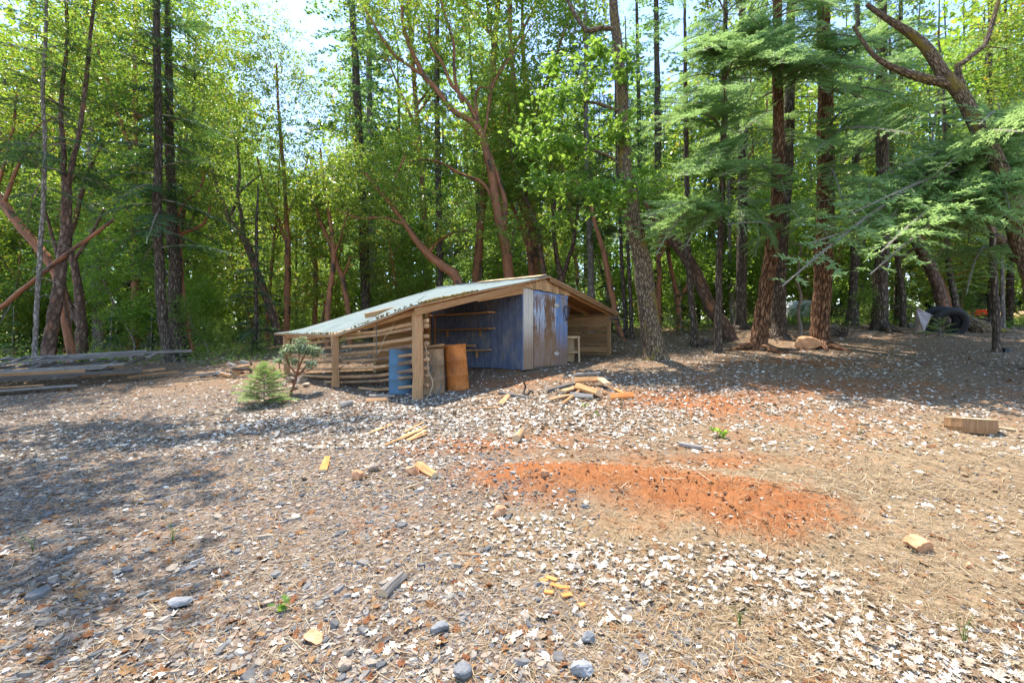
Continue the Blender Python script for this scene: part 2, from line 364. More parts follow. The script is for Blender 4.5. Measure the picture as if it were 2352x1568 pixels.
# ------------------------------------------------------------------ ground sheet
def ground():
    th_f = np.linspace(R(-66), R(66), 620); th_b = np.linspace(R(66), R(294), 70)[1:-1]
    th = np.concatenate([th_f, th_b]); nt_ = len(th)
    rr = np.concatenate([[0.25], np.geomspace(0.8, 14, 330), np.geomspace(14.3, 62, 90), [90, 160, 400, 1200]])
    T, Q = np.meshgrid(th, rr); x = np.sin(T) * Q; y = np.cos(T) * Q
    z = gz(x, y)
    k = np.clip(1 - (Q - 9) / 8, 0, 1)
    z = z + k * (.012 * rng.standard_normal(x.shape) * np.clip(.25 + m_dirt(x, y), 0, 1))
    V = np.stack([x, y, z], -1).reshape(-1, 3); n = len(rr)
    i = np.arange(n - 1)[:, None] * nt_; j = np.arange(nt_)[None]; j2 = (j + 1) % nt_
    F = np.stack([i + j, i + nt_ + j, i + nt_ + j2, i + j2], -1).reshape(-1, 4)[:, ::-1]
    mb = MB(); mb.add(V, F, 0.5)
    cap = np.vstack([V[:nt_], [[0, 0, g1(0, 0)]]]); f = np.stack([np.arange(nt_), (np.arange(nt_) + 1) % nt_, np.full(nt_, nt_)], -1)[:, ::-1]
    mb.add(cap, f, 0.5)
    m, nt, b = mat("forest_ground")
    v, _ = coords(nt, 'Object', (1, 1, 1), False)
    at = nd(nt, "ShaderNodeAttribute", attribute_name="cover"); sp = nd(nt, "ShaderNodeSeparateColor"); nt.links.new(at.outputs['Color'], sp.inputs[0])
    nL = noise(nt, v, 1.3, 6, .65, .4); nM = noise(nt, v, 9, 6, .7, .3); nF = noise(nt, v, 60, 5, .75)
    vo = nd(nt, "ShaderNodeTexVoronoi"); vo.inputs['Scale'].default_value = 34; vo.inputs['Randomness'].default_value = 1; nt.links.new(v, vo.inputs['Vector'])
    vs = nd(nt, "ShaderNodeSeparateColor"); nt.links.new(vo.outputs['Color'], vs.inputs[0])
    f = math_n(nt, 'ADD', math_n(nt, 'MULTIPLY', nM, .5), math_n(nt, 'MULTIPLY', nF, .5))
    humus = ramp(nt, [(.3, (0.051, 0.027, 0.015)), (.5, (0.144, 0.078, 0.042)), (.72, (0.252, 0.162, 0.090))], f)
    duff = mix(nt, ramp(nt, [(.25, (0, 0, 0)), (.9, (1, 1, 1))], vs.outputs[0]), humus, (0.240, 0.180, 0.120))
    dirt = ramp(nt, [(.3, (0.180, 0.060, 0.021)), (.5, (0.282, 0.108, 0.039)), (.7, (0.348, 0.162, 0.066))], f)
    grav = ramp(nt, [(.1, (0.060, 0.051, 0.045)), (.4, (0.144, 0.120, 0.099)), (.75, (0.216, 0.168, 0.120)), (1, (0.276, 0.252, 0.222))], vs.outputs[1])
    grav = mix(nt, math_n(nt, 'MULTIPLY', nF, .6), grav, humus)
    straw = ramp(nt, [(.3, (0.120, 0.072, 0.039)), (.5, (0.252, 0.180, 0.102)), (.7, (0.360, 0.282, 0.180))], f)
    def msk(o): return math_n(nt, 'MULTIPLY', math_n(nt, 'ADD', o, math_n(nt, 'MULTIPLY', math_n(nt, 'SUBTRACT', nM, .5), 1.2)), 1.35, True)
    c = mix(nt, msk(sp.outputs[1]), duff, grav); c = mix(nt, msk(sp.outputs[2]), c, straw); c = mix(nt, msk(sp.outputs[0]), c, dirt)
    setcol(nt, b, c, .95, .15)
    hh = math_n(nt, 'ADD', math_n(nt, 'MULTIPLY', nF, .6), math_n(nt, 'MULTIPLY', nM, .8)); bump(nt, b, hh, .8, .03)
    o = mb.build("ground", m, None, None, True); tag(o, None, None, None, 'structure')
    xy = np.vstack(mb.v); px, py = xy[:, 0], xy[:, 1]
    col = np.stack([m_dirt(px, py), m_gravel(px, py), m_straw(px, py), np.ones(len(px))], -1)
    a = o.data.attributes.new("cover", 'FLOAT_COLOR', 'POINT'); a.data.foreach_set("color", col.astype(np.float32).ravel())
ground()

# ------------------------------------------------------------------ loose cover: stones, bleached leaves, straw
def scatter(n, d0, d1, u0=-250, u1=2600, pw=1.0):
    t = rng.random(n); d = (d0 ** (1 - pw) + t * (d1 ** (1 - pw) - d0 ** (1 - pw))) ** (1 / (1 - pw)) if pw != 1 else d0 * (d1 / d0) ** t
    u = rng.uniform(u0, u1, n); return (u - CU) / FOC * d, d
def avoid_shed(x, y):
    a = (x - .25) * .628 + (y - 10.8) * .778; b = -(x - .25) * .778 + (y - 10.8) * .628
    return ~((a > -.02) & (a < 2.0) & (b > -.02) & (b < 3.3))
def basis(n, tilt):
    """random frames lying roughly flat"""
    ph = rng.uniform(0, 2 * np.pi, n); N = np.stack([rng.normal(0, tilt, n), rng.normal(0, tilt, n), np.ones(n)], -1); N /= np.linalg.norm(N, axis=1)[:, None]
    X = np.stack([np.cos(ph), np.sin(ph), np.zeros(n)], -1); X -= N * (X * N).sum(1)[:, None]; X /= np.linalg.norm(X, axis=1)[:, None]
    return X, np.cross(N, X), N

def stones(x, y, size, flat=.32, tilt=.16, emb=.25):
    n = len(x); k = 7
    th = (np.arange(k)[None] + rng.uniform(-.32, .32, (n, k))) / k * 2 * np.pi
    el = rng.uniform(.45, .85, n)[:, None]; r = rng.uniform(.75, 1.15, (n, k))
    bx, by = np.cos(th) * r, np.sin(th) * r * el
    X, Y, N = basis(n, tilt); z = gz(x, y); h = size * flat * rng.uniform(.5, 1.4, n)
    C = np.stack([x, y, z], -1)
    sc = size[:, None]; ins = rng.uniform(.72, .95, (n, k)); hz = h[:, None] * rng.uniform(.75, 1.15, (n, k))
    def ring(sx_, sy_, hz_): return C[:, None] + X[:, None] * (sx_ * sc)[..., None] + Y[:, None] * (sy_ * sc)[..., None] + N[:, None] * hz_[..., None]
    bot = ring(bx, by, -h[:, None] * emb * np.ones((1, k))); top = ring(bx * ins, by * ins, hz)
    V = np.concatenate([bot, top], 1)                              # n, 2k
    base = (np.arange(n) * 2 * k)[:, None]
    T = base + k + np.arange(k)[None]
    j = np.arange(k)[None]; j2 = (j + 1) % k
    S = np.stack([base + j, base + j2, base + k + j2, base + k + j], -1).reshape(-1, 4)
    rv = rng.random(n)
    return V.reshape(-1, 3), T, S, rv, np.repeat(rv, k)

def cover():
    # flat slaty gravel of the drive
    m, nt, b = mat("slaty_gravel"); v, r = coords(nt, 'Object', (1, 1, 1)); n1 = noise(nt, v, 30, 4)
    c = ramp(nt, [(0, (0.081, 0.081, 0.084)), (.3, (0.167, 0.161, 0.155)), (.55, (0.223, 0.192, 0.155)), (.76, (0.285, 0.229, 0.174)), (.9, (0.248, 0.167, 0.118)), (.95, (0.341, 0.310, 0.273)), (1, (0.384, 0.347, 0.298))], r)
    c = mix(nt, 1.0, c, ramp(nt, [(.3, (.75, .75, .75)), (.7, (1.15, 1.12, 1.08))], n1), 'MULTIPLY'); setcol(nt, b, c, .8, .3); bump(nt, b, n1, .3, .01)
    mb = MB()
    for n, d0, d1, s0, s1 in ((46000, 1.45, 4.4, .0085, .5), (46000, 4.0, 12.5, .013, .42), (420, 1.5, 5.5, .03, .3)):
        x, y = scatter(n, d0, d1); g = m_gravel(x, y); k = rng.random(n) < np.clip(g * 1.1 + .06, 0, 1) * (1 - .75 * m_dirt(x, y)); x, y = x[k], y[k]
        s = s0 * np.exp(rng.normal(0, s1, len(x))) * (1 + .03 * y)
        V, T, S, rv, rs = stones(x, y, s); mb.add(V, T, rv); f, rr, u, mi = mb.f[-1]; mb.f.append((S, rs, V[S][:, :, :2], 0)) if mb.n == len(V) else mb.f.append((S + mb.n - len(V), rs, V[S][:, :, :2], 0))
    tag(mb.build("gravel", m), "flat grey and tan slaty gravel spread over the drive at the left", "gravel", None, 'stuff')

    # bleached lobed leaves
    shape = np.array([(-.5, 0), (-.28, .1), (-.2, .3), (-.08, .16), (.08, .38), (.14, .15), (.32, .3), (.34, .1), (.5, 0), (.34, -.1), (.3, -.28), (.14, -.15), (.06, -.38), (-.08, -.16), (-.22, -.28), (-.28, -.1)])
    def leaves(x, y, L, tilt, lift):
        n = len(x); k = len(shape); X, Y, N = basis(n, tilt); z = gz(x, y) + lift
        C = np.stack([x, y, z], -1); wd = rng.uniform(.7, 1.25, n); cu = rng.normal(0, .45, n); cv = rng.normal(0, .5, n)
        sh = shape[None] * np.stack([np.ones(n), wd], -1)[:, None] * rng.uniform(.85, 1.15, (n, k, 1))
        h = cu[:, None] * sh[..., 0] ** 2 + cv[:, None] * sh[..., 1] ** 2 + rng.normal(0, .03, (n, k))
        V = C[:, None] + (X[:, None] * sh[..., :1] + Y[:, None] * sh[..., 1:] + N[:, None] * h[..., None]) * L[:, None, None]
        V = np.concatenate([V, C[:, None]], 1); base = (np.arange(n) * (k + 1))[:, None]; j = np.arange(k)[None]
        F = np.stack([base + j, base + (j + 1) % k, np.broadcast_to(base + k, (n, k))], -1).reshape(-1, 3)
        return V.reshape(-1, 3), F, np.repeat(rng.random(n), k)
    m = leafmat("bleached_leaf", [(0, (.16, .1, .055)), (.2, (.28, .2, .13)), (.45, (.42, .35, .27)), (.7, (.56, .51, .43)), (1, (.68, .63, .55))], [(0, (.2, .14, .08)), (1, (.45, .4, .3))], .1, .8, .15)
    mb = MB()
    for n, d0, d1, L0, thr, floor in ((26000, 1.5, 6.2, .045, .1, .04), (80000, 5.4, 19, .058, .06, .17), (9000, 15, 34, .12, .0, .5)):
        x, y = scatter(n, d0, d1, pw=1.15 if d1 < 20 else 1); k = (rng.random(n) < np.clip(m_white(x, y) * 1.15 - thr, 0, 1) + floor * (1 - .6 * m_dirt(x, y))) & avoid_shed(x, y); x, y = x[k], y[k]
        L = L0 * np.exp(rng.normal(0, .3, len(x))); V, F, r = leaves(x, y, L, .3, .006 + .022 * rng.random(len(x)) * m_white(x, y)); mb.add(V, F, r)
    tag(mb.build("leaf_litter", m), "bleached pale oak leaves littering the clearing", "fallen leaves", None, 'stuff')
    # reddish and orange fallen leaves
    m = leafmat("rust_leaf", [(0, (0.165, 0.055, 0.019)), (.5, (0.231, 0.110, 0.044)), (1, (0.303, 0.176, 0.077))], [(0, (0.220, 0.083, 0.022)), (1, (0.275, 0.165, 0.055))], .12, .7, .2)
    mb = MB(); n = 9000; x, y = scatter(n, 1.6, 18, pw=1.1); k = (rng.random(n) < .3 + .5 * m_white(x, y) + .3 * blob(x, y, 2.6, 8.3, 1.2, .8)) & avoid_shed(x, y); x, y = x[k], y[k]
    V, F, r = leaves(x, y, (.04 + .003 * y) * np.exp(rng.normal(0, .3, len(x))), .35, .008); mb.add(V, F, r)
    tag(mb.build("rusty_leaves", m), "scattered rust brown leaves on the litter", "fallen leaves", None, 'stuff')

    # dry straw, pine needles and twiglets
    m = leafmat("dry_straw", [(0, (0.087, 0.046, 0.022)), (.3, (0.236, 0.155, 0.081)), (.7, (0.360, 0.267, 0.155)), (1, (0.446, 0.372, 0.260))], [(0, (0.186, 0.124, 0.062)), (1, (0.310, 0.248, 0.124))], .1, .8, .15)
    mb = MB()
    for n, d0, d1, L0, w0 in ((46000, 1.45, 4.5, .075, .0011), (36000, 4, 12, .11, .0022)):
        x, y = scatter(n, d0, d1); k = (rng.random(n) < .3 + .8 * m_straw(x, y) - .35 * m_dirt(x, y)) & avoid_shed(x, y); x, y = x[k], y[k]; n = len(x)
        X, Y, N = basis(n, .15); C = np.stack([x, y, gz(x, y) + .006 + .016 * rng.random(n) * (m_straw(x, y) + .3)], -1)
        L = L0 * np.exp(rng.normal(0, .45, n)); w = w0 * rng.uniform(.6, 1.6, n); cur = rng.normal(0, .12, n)
        q = []
        for t in (-.5, 0, .5):
            c = C + X * (L * t)[:, None] + Y * (cur * L * (t * t - .1))[:, None]; q += [c - Y * w[:, None], c + Y * w[:, None]]
        V = np.stack(q, 1); b0 = (np.arange(n) * 6)[:, None]
        F = np.concatenate([b0 + np.array([[0, 1, 3, 2]]), b0 + np.array([[2, 3, 5, 4]])]); mb.add(V.reshape(-1, 3), F, np.tile(rng.random(n), 2))
    tag(mb.build("dry_straw", m), "dry straw and pine needles strewn over the ground", "straw", None, 'stuff')
    # crumbs of red earth on the dug mound
    mb = MB(); n = 14000; x, y = scatter(n, 2.6, 10); k = rng.random(n) < m_dirt(x, y) ** 1.5; x, y = x[k], y[k]
    V, T, S, rv, rs = stones(x, y, .006 * np.exp(rng.normal(0, .5, len(x))) * (1 + .05 * y), .8, .3, .4)
    mb.add(V, T, rv); mb.f.append((S, rs, V[S][:, :, :2], 0))
    tag(mb.build("earth_crumbs", blotch("red_earth", [(.3, (0.174, 0.058, 0.020)), (.6, (0.278, 0.110, 0.041)), (.75, (0.336, 0.162, 0.070))], 9)), "crumbled red earth on the dug mound", "earth", None, 'stuff')
cover()

# ------------------------------------------------------------------ the shed with its two lean-tos
A0 = np.array([.25, 10.8]); E1 = np.array([.628, .778]); E2 = np.array([-.778, .628])
def W(a, b, z): q = A0 + E1 * a + E2 * b; return np.array([q[0], q[1], z])
OUT = np.array([-E2[0], -E2[1], 0]); LEFT = np.array([-E1[0], -E1[1], 0])

def painted(name, paint, under, thr, dirt_z=None, stretch=(1.2, 14, 14), soft=.04):
    m, nt, b = mat(name); v, r = coords(nt, 'UV', stretch); n1 = noise(nt, v, 2.4, 7, .7, .7)
    v3, _ = coords(nt, 'Object', (1.6, 1.6, 1.0), False); nb = noise(nt, v3, 1.3, 4)
    g = ramp(nt, under, n1)
    v2, _ = coords(nt, 'UV', (2, 6, 6)); n2 = noise(nt, v2, 1.6, 5, .6); p = ramp(nt, paint, n2)
    f = math_n(nt, 'ADD', math_n(nt, 'MULTIPLY', n1, .7), math_n(nt, 'MULTIPLY', nb, .5))
    k = ramp(nt, [(thr - soft, (0, 0, 0)), (thr + soft, (1, 1, 1))], f); c = mix(nt, k, g, p)
    if dirt_z is not None:                         # rain-splashed soil along the foot of the boards
        tc = nd(nt, "ShaderNodeTexCoord"); s = nd(nt, "ShaderNodeSeparateXYZ"); nt.links.new(tc.outputs['Object'], s.inputs[0])
        mr = nd(nt, "ShaderNodeMapRange"); mr.inputs[1].default_value = dirt_z + .75; mr.inputs[2].default_value = dirt_z; nt.links.new(math_n(nt, 'ADD', s.outputs[2], math_n(nt, 'MULTIPLY', n1, -.7)), mr.inputs[0])
        c = mix(nt, math_n(nt, 'MULTIPLY', mr.outputs[0], .85, True), c, (.24, .13, .065))
    setcol(nt, b, c, .75, .3); bump(nt, b, n1, .35, .012); return m

def shed():
    org = np.array([.25, 10.8, g1(.25, 10.8)])
    t = thing("shed", "low weathered wooden shed with peeling blue walls and long sagging grey lean-to roof", "shed", org)
    fl = .70
    rel = lambda z: z - org[2]
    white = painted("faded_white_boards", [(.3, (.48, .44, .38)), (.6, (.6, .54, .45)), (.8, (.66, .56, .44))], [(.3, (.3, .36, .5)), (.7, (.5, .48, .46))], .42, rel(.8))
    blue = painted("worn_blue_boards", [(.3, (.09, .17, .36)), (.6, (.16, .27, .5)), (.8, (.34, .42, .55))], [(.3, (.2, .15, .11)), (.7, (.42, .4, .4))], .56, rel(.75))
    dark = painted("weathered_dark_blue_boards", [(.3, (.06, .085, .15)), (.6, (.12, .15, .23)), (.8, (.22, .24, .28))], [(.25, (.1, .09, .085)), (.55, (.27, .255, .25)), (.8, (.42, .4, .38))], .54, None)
    doorm = painted("peeling_door_paint", [(.3, (.3, .38, .52)), (.6, (.46, .52, .62)), (.8, (.62, .62, .62))], [(.25, (.07, .035, .02)), (.55, (.2, .105, .055)), (.8, (.33, .2, .12))], .6, rel(.95), soft=.025)
    # gable front: four faded white boards, then the door, then three blue ones
    top = lambda a: 2.655 - .034 * a
    mb = MB()
    for a0, a1 in ((0, .105), (.112, .222), (.229, .335), (.342, .415)):
        a = (a0 + a1) / 2; mb.board(W(a, .0, fl), W(a, .0, top(a)), a1 - a0, .022, OUT, 0, None, .001)
    for a0, a1 in ((1.395, 1.59), (1.597, 1.785), (1.792, 1.984)):
        a = (a0 + a1) / 2; mb.board(W(a, .0, fl + .03), W(a, .0, top(a)), a1 - a0, .022, OUT, 1, None, .001)
    mb.board(W(.42, -.02, 2.585), W(1.98, -.02, 2.555), .07, .02, OUT, 1)
    mb.board(W(.99, .05, fl), W(.99, .05, 2.62), 1.96, .02, OUT, 2)
    mb.build("gable_wall", [white, blue, MAT['plank_grey']], t, org)
    mb = MB()
    ap = 2.955
    k = 15
    for i in range(k):
        a0 = -.1 + (2.16) * i / k; a1 = a0 + 2.16 / k - .006; a = (a0 + a1) / 2
        zt = ap - .24 * (.894 - a) if a < .894 else ap - .197 * (a - .894)
        zt -= .02; zb = top(a) + .004 + rng.uniform(-.01, .01)
        if zt - zb > .03: mb.board(W(a, -.045, zb), W(a, -.045, zt), a1 - a0, .02, OUT, 0, None, .002)
    mb.build("gable_panel", MAT['gable_old'], t, org)
    # door
    mb = MB()
    for i in range(4):
        a0 = .425 + .24 * i; mb.board(W(a0 + .12, -.025, fl + .05), W(a0 + .12, -.025, 2.565), .236, .025, OUT, 0, None, .001)
    d = mb.build("door", doorm, t, org)
    hm = plain("pale_hinge_metal", (.5, .46, .4), .5, .5)
    for z in (2.3, 1.05):
        mb = MB(); q = [W(1.385 + dx, -.052, z + dz) for dx, dz in ((-.13, 0), (-.03, .055), (.03, .055), (.13, 0), (.03, -.055), (-.03, -.055))]
        q2 = [p + OUT * .008 for p in q]; mb.add(q2, [[5, 4, 3, 2, 1, 0]]); mb.add(q + q2, [[i, (i + 1) % 6, 6 + (i + 1) % 6, 6 + i] for i in range(6)])
        mb.tube([W(1.385, -.065, z - .055), W(1.385, -.065, z + .055)], .009, 6); mb.build("hinge", hm, d, org)
    mb = MB(); mb.board(W(.40, -.05, 1.72), W(.47, -.05, 1.72), .05, .03, OUT); mb.build("latch", plain("rusty_latch", (.25, .12, .06)), d, org)
    # side wall of upright boards, shaded by the lean-to
    roof_z = lambda a, b: 2.945 - .245 * (.894 - a)
    mb = MB(); b = 0.0
    while b < 3.2:
        wd = rng.uniform(.15, .23); wd = min(wd, 3.24 - b)
        mb.board(W(-.005, b + wd / 2, fl + rng.uniform(-.01, .015)), W(-.005, b + wd / 2, 2.68), wd - .014, .024, LEFT, 0, None, .002); b += wd
    mb.board(W(.04, 1.62, fl), W(.04, 1.62, 2.66), 3.24, .02, LEFT, 1)
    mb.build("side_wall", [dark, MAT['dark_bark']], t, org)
    mb = MB()
    mb.board(W(1.99, 1.62, fl), W(1.99, 1.62, 2.7), 3.2, .03, -LEFT); mb.board(W(1.0, 3.22, fl), W(1.0, 3.22, 2.7), 1.95, .03, -OUT)
    mb.build("rear_wall", MAT['plank'], t, org)
    mb = MB(); mb.board(W(-.01, -.004, fl - .01), W(-.01, -.004, 2.62), .045, .03, OUT); mb.build("corner_trim", dark, t, org)
    mb = MB()
    mb.board(W(0.0, 3.34, .5), W(0.0, 3.34, 2.6), .17, .15, OUT); mb.build("post", MAT['plank_warm'], t, org)
    # shelves on the side wall
    for z, b0, b1, dp in ((2.085, .84, 3.0, .26), (1.685, .84, 2.9, .24), (1.15, .95, 2.5, .26)):
        mb = MB(); mb.board(W(-.02 - dp / 2, b0, z + .01), W(-.02 - dp / 2, b1, z - .015), dp, .03, (0, 0, 1), 0, None, .003, -.012, 6)
        s = mb.build("shelf", MAT['plank_warm'], t, org)
        for bb in ((b0 + .5, b1 - .35) if z < 2 else (b1 + .05,)):
            mb = MB(); mb.board(W(-.035, bb, z - .02), W(-.035, bb, z - (.2 if z < 2 else 1.0)), .05, .03, LEFT); mb.build("bracket", MAT['plank_warm'], s, org)
    mb = MB(); mb.board(W(-.16, 2.45, 2.26), W(-.16, 3.3, 2.2), .09, .03, (0, 0, 1)); mb.build("shelf", MAT['plank_warm'], t, org)
    mb = MB(); mb.board(W(-.12, 1.45, 1.26), W(-.12, 2.4, 1.25), .1, .05, (0, 0, 1)); mb.build("ledge_board", MAT['plank'], t, org)
    # foundation skids and the dark gap under the floor
    mb = MB()
    mb.board(W(.07, .12, .6), W(.07, 3.2, .56), .14, .17, (0, 0, 1)); mb.board(W(1.9, .12, .64), W(1.9, 3.2, .6), .14, .17, (0, 0, 1)); mb.build("skid", MAT['plank'], t, org)
    mb = MB(); mb.board(W(.99, 1.6, .69), W(.99, 1.65, .69), 1.9, .03, (0, 0, 1))
    mb.build("floor_board", MAT['plank'], t, org)

    # roofs: one grid per slope, felt above, boards below
    felt, nt, bs_ = mat("mineral_felt"); v, r = coords(nt, 'UV', (1, 1, 1), False); vo, _ = coords(nt, 'Object', (1, 1, 1), False)
    n1 = noise(nt, vo, 3.0, 6, .7, .5); n2 = noise(nt, vo, 28, 5, .7)
    c = ramp(nt, [(.3, (.1, .13, .125)), (.5, (.16, .195, .19)), (.7, (.22, .245, .235))], math_n(nt, 'ADD', math_n(nt, 'MULTIPLY', n1, .6), math_n(nt, 'MULTIPLY', n2, .4)))
    sp = nd(nt, "ShaderNodeSeparateXYZ"); nt.links.new(v, sp.inputs[0])
    sy_ = math_n(nt, 'ADD', sp.outputs[1], math_n(nt, 'MULTIPLY', math_n(nt, 'SUBTRACT', n1, .5), .09))
    fr = math_n(nt, 'FRACT', math_n(nt, 'MULTIPLY', sy_, 1.75)); c = mix(nt, ramp(nt, [(.0, (.75, .75, .75)), (.03, (0, 0, 0))], fr), c, (.1, .1, .09))
    nst = noise(nt, vo, 1.1, 4, .6); c = mix(nt, ramp(nt, [(.58, (0, 0, 0)), (.75, (.6, .6, .6))], nst), c, (.27, .22, .15))
    setcol(nt, bs_, c, .9, .2); bump(nt, bs_, math_n(nt, 'ADD', n2, math_n(nt, 'MULTIPLY', ramp(nt, [(0, (1, 1, 1)), (.05, (0, 0, 0))], fr), .8)), .35, .012)
    def slope(q00, q10, q11, q01, name, matl, dz, th, n=14, wav=.012, sag=0.0, bend=None, uvs=(1, 1)):
        s = np.linspace(0, 1, n + 1); S, T_ = np.meshgrid(s, s, indexing='ij')
        V = (q00 * ((1 - S) * (1 - T_))[..., None] + q10 * (S * (1 - T_))[..., None] + q11 * (S * T_)[..., None] + q01 * ((1 - S) * T_)[..., None])
        if bend is not None: V = V + bend(S, T_)
        rr = np.random.default_rng(5); nz = rr.normal(0, 1, (5, 5)); from_ = np.linspace(0, 4, n + 1)
        i0 = np.clip(from_.astype(int), 0, 3); fx = from_ - i0
        def lerp(M, ax): return np.take(M, i0, ax) * (1 - fx).reshape([-1 if a == ax else 1 for a in range(2)]) + np.take(M, i0 + 1, ax) * fx.reshape([-1 if a == ax else 1 for a in range(2)])
        V[..., 2] += lerp(lerp(nz, 0), 1) * wav - sag * 4 * S * (1 - S) + dz
        m_ = (n + 1) ** 2; low = V.copy(); low[..., 2] -= th
        VV = np.concatenate([V.reshape(-1, 3), low.reshape(-1, 3)])
        i = np.arange(n)[:, None] * (n + 1); j = np.arange(n)[None]
        f = np.stack([i + j, i + n + 1 + j, i + n + 2 + j, i + j + 1], -1).reshape(-1, 4)
        L0 = np.linalg.norm(q10 - q00); L1 = np.linalg.norm(q01 - q00)
        uv = np.stack([S * L0, T_ * L1], -1).reshape(-1, 2)
        e = np.concatenate([np.arange(n + 1), np.arange(1, n + 1) * (n + 1) + n, (n * (n + 1) + np.arange(n - 1, -1, -1)), np.arange(n - 1, 0, -1) * (n + 1)])
        e2 = np.roll(e, -1); side = np.stack([e, e2, e2 + m_, e + m_], -1)
        nx = np.cross(VV[f[0][1]] - VV[f[0][0]], VV[f[0][3]] - VV[f[0][0]])
        if nx[2] < 0: f = f[:, ::-1]; side = side[:, ::-1]
        mb = MB(); uv2 = np.vstack([uv, uv]); F = np.concatenate([f, f[:, ::-1] + m_, side]); mb.add(VV, F, .4, uv2[F])
        return mb.build(name, matl, t, org)
    R0 = W(.894, -.16, 2.99); R0b = W(.894, 2.98, 3.0); K1 = W(-3.4, -.12, 2.02); K2 = P(1003, 663, 12.6); TIP = P(630, 768, 12.2)
    E3 = P(930, 716, 8.25)
    for nm, ml, dz, th in (("roof", felt, .03, .014), ("roof_deck", MAT['plank_warm'], .014, .03)):
        slope(K1, R0, R0b, K2, nm, ml, dz, th, wav=.012)
        # the low extension: its eave runs from the front post back to the far corner
        slope(K1, K2, TIP + np.array([.25, .25, .02]), TIP, nm, ml, dz - .004, th, wav=.012, bend=lambda S, T_: np.stack([0 * S, 0 * S, -.29 * np.minimum(T_ / .435, (1 - T_) / .565) * (1 - S) ** 1.3], -1))
        slope(R0, W(4.85, -.16, 2.23), W(4.85, 2.98, 2.25), R0b, nm, ml if nm == "roof_deck" else MAT['plank_grey'], dz + .004, th, wav=.01)
    mb = MB(); mb.board(W(.70, -.1, 3.005), W(.70, 2.0, 3.01), .34, .014, (-.15, -.19, 1)); mb.build("ridge_board", MAT['plank_pale'], t, org)
    # rafters and fascia
    mb = MB()
    mb.board(W(-.02, -.1, 2.70), W(-3.3, -.1, 1.93), .03, .12, (0, 0, 1), 0, None, .004, -.01, 6); mb.build("fascia", MAT['plank_warm'], t, org)
    mb = MB(); mb.board(W(-.03, -.03, 2.575), W(-1.6, -.03, 2.29), .04, .14, (0, 0, 1)); mb.build("brace", MAT['plank_warm'], t, org)
    for b_ in (.9, 1.9): mb = MB(); mb.board(W(-.05, b_, 2.64), W(-3.0, b_, 1.93), .05, .1, (0, 0, 1)); mb.build("rafter", MAT['plank_warm'], t, org)
    for b_ in (.02, .75, 1.5, 2.3): mb = MB(); mb.board(W(1.98, b_, 2.70), W(4.75, b_, 2.16), .05, .11, (0, 0, 1)); mb.build("rafter", MAT['plank_warm'], t, org)
    mb = MB(); mb.board(W(.95, -.13, 2.93), W(4.8, -.13, 2.185), .03, .12, (0, 0, 1), 0, None, .003, 0, 5); mb.build("fascia", MAT['plank'], t, org)
    # right lean-to: slab-sided end wall
    mb = MB(); z = .82
    while z < 2.05:
        h = rng.uniform(.11, .16)
        for b0, b1 in ((0.02, 1.5), (1.45, 2.9)): mb.board(W(4.42 + rng.uniform(-.02, .02), b0, z + h / 2 + rng.uniform(-.02, .02)), W(4.42, b1, z + h / 2 + rng.uniform(-.03, .03)), .03, h, (0, 0, 1), 0, None, .008, 0, 3)
        z += h + rng.uniform(.012, .05)
    mb.board(W(4.45, -.02, 2.13), W(4.45, 2.9, 2.1), .1, .12, (0, 0, 1)); mb.build("slab_wall", MAT['plank'], t, org)
    mb = MB(); mb.board(W(4.40, -.02, .7), W(4.40, -.02, 2.12), .1, .1, OUT); mb.build("post", MAT['plank'], t, org)
    mb = MB(); mb.board(W(4.3, -.2, 2.06), W(5.05, -.1, 2.04), .3, .025, (0, 0, 1)); mb.build("eave_board", MAT['plank_grey'], t, org)
    # left lean-to: three posts, a log plate and nine rows of split-log slats
    P1 = W(-3.14, 0, 0); P2 = np.array([-3.87, 10.0, 0]); P3 = np.array([-5.93, 12.0, 0])
    for p, zt, w_ in ((P1, 1.955, .157), (P2, 1.50, .13), (P3, 1.47, .14)):
        zb = g1(p[0], p[1]) - .15; mb = MB(); mb.board((p[0], p[1], zb), (p[0] - .02, p[1], zt), w_, w_ * .95, (.6, -.8, 0), 0, None, .006, .006, 6); mb.build("post", MAT['plank'], t, org)
    mb = MB(); q = [P1 + np.array([.06, -.06, 1.985]), P1 * .5 + P2 * .5 + np.array([.0, 0, 1.745]), P2 + np.array([0, 0, 1.53]), P2 * .5 + P3 * .5 + np.array([0, 0, 1.49]), P3 + np.array([-.15, .15, 1.5])]
    mb.tube(q, [.062, .058, .052, .05, .045], 9, .03); mb.build("eave_log", MAT['log_slat'], t, org)
    zA = [590, 648, 757, 838, 938, 1015, 1112, 1188, 1296]; zB = [755, 800, 885, 970, 1045, 1132, 1217, 1278, 1345]; zC = [808, 852, 910, 972, 1045, 1110, 1180, 1235, 1300]
    dd = nrm(P2 - P1); d2 = nrm(P3 - P2); inn = np.array([.6, .8, 0]) * .09
    toz = lambda zz, d: CAMZ + (HV - (zz / 3.733 + 780) / 1.2755) * d / FOC
    mb = MB()
    for k in range(9):
        a = P1 + inn - dd * .16; a[2] = toz(zA[k], 8.4) + rng.uniform(-.01, .01); b_ = P2 + inn + dd * .1; b_[2] = toz(zB[k], 10.0); m_ = (a + b_) / 2; m_[2] -= .045 + rng.uniform(-.015, .015)
        if k == 8: b_ = a + (b_ - a) * .72
        r_ = rng.uniform(.027, .038); mb.tube([a, a * .65 + m_ * .35, m_, m_ * .4 + b_ * .6, b_], r_ * np.array([1.1, 1, .95, .9, .85]), 7, .08)
        a = P2 + inn - d2 * .12; a[2] = toz(zB[k], 10.0) + .02; b_ = P3 + inn + d2 * .12; b_[2] = toz(zC[k] - 2, 12.0)
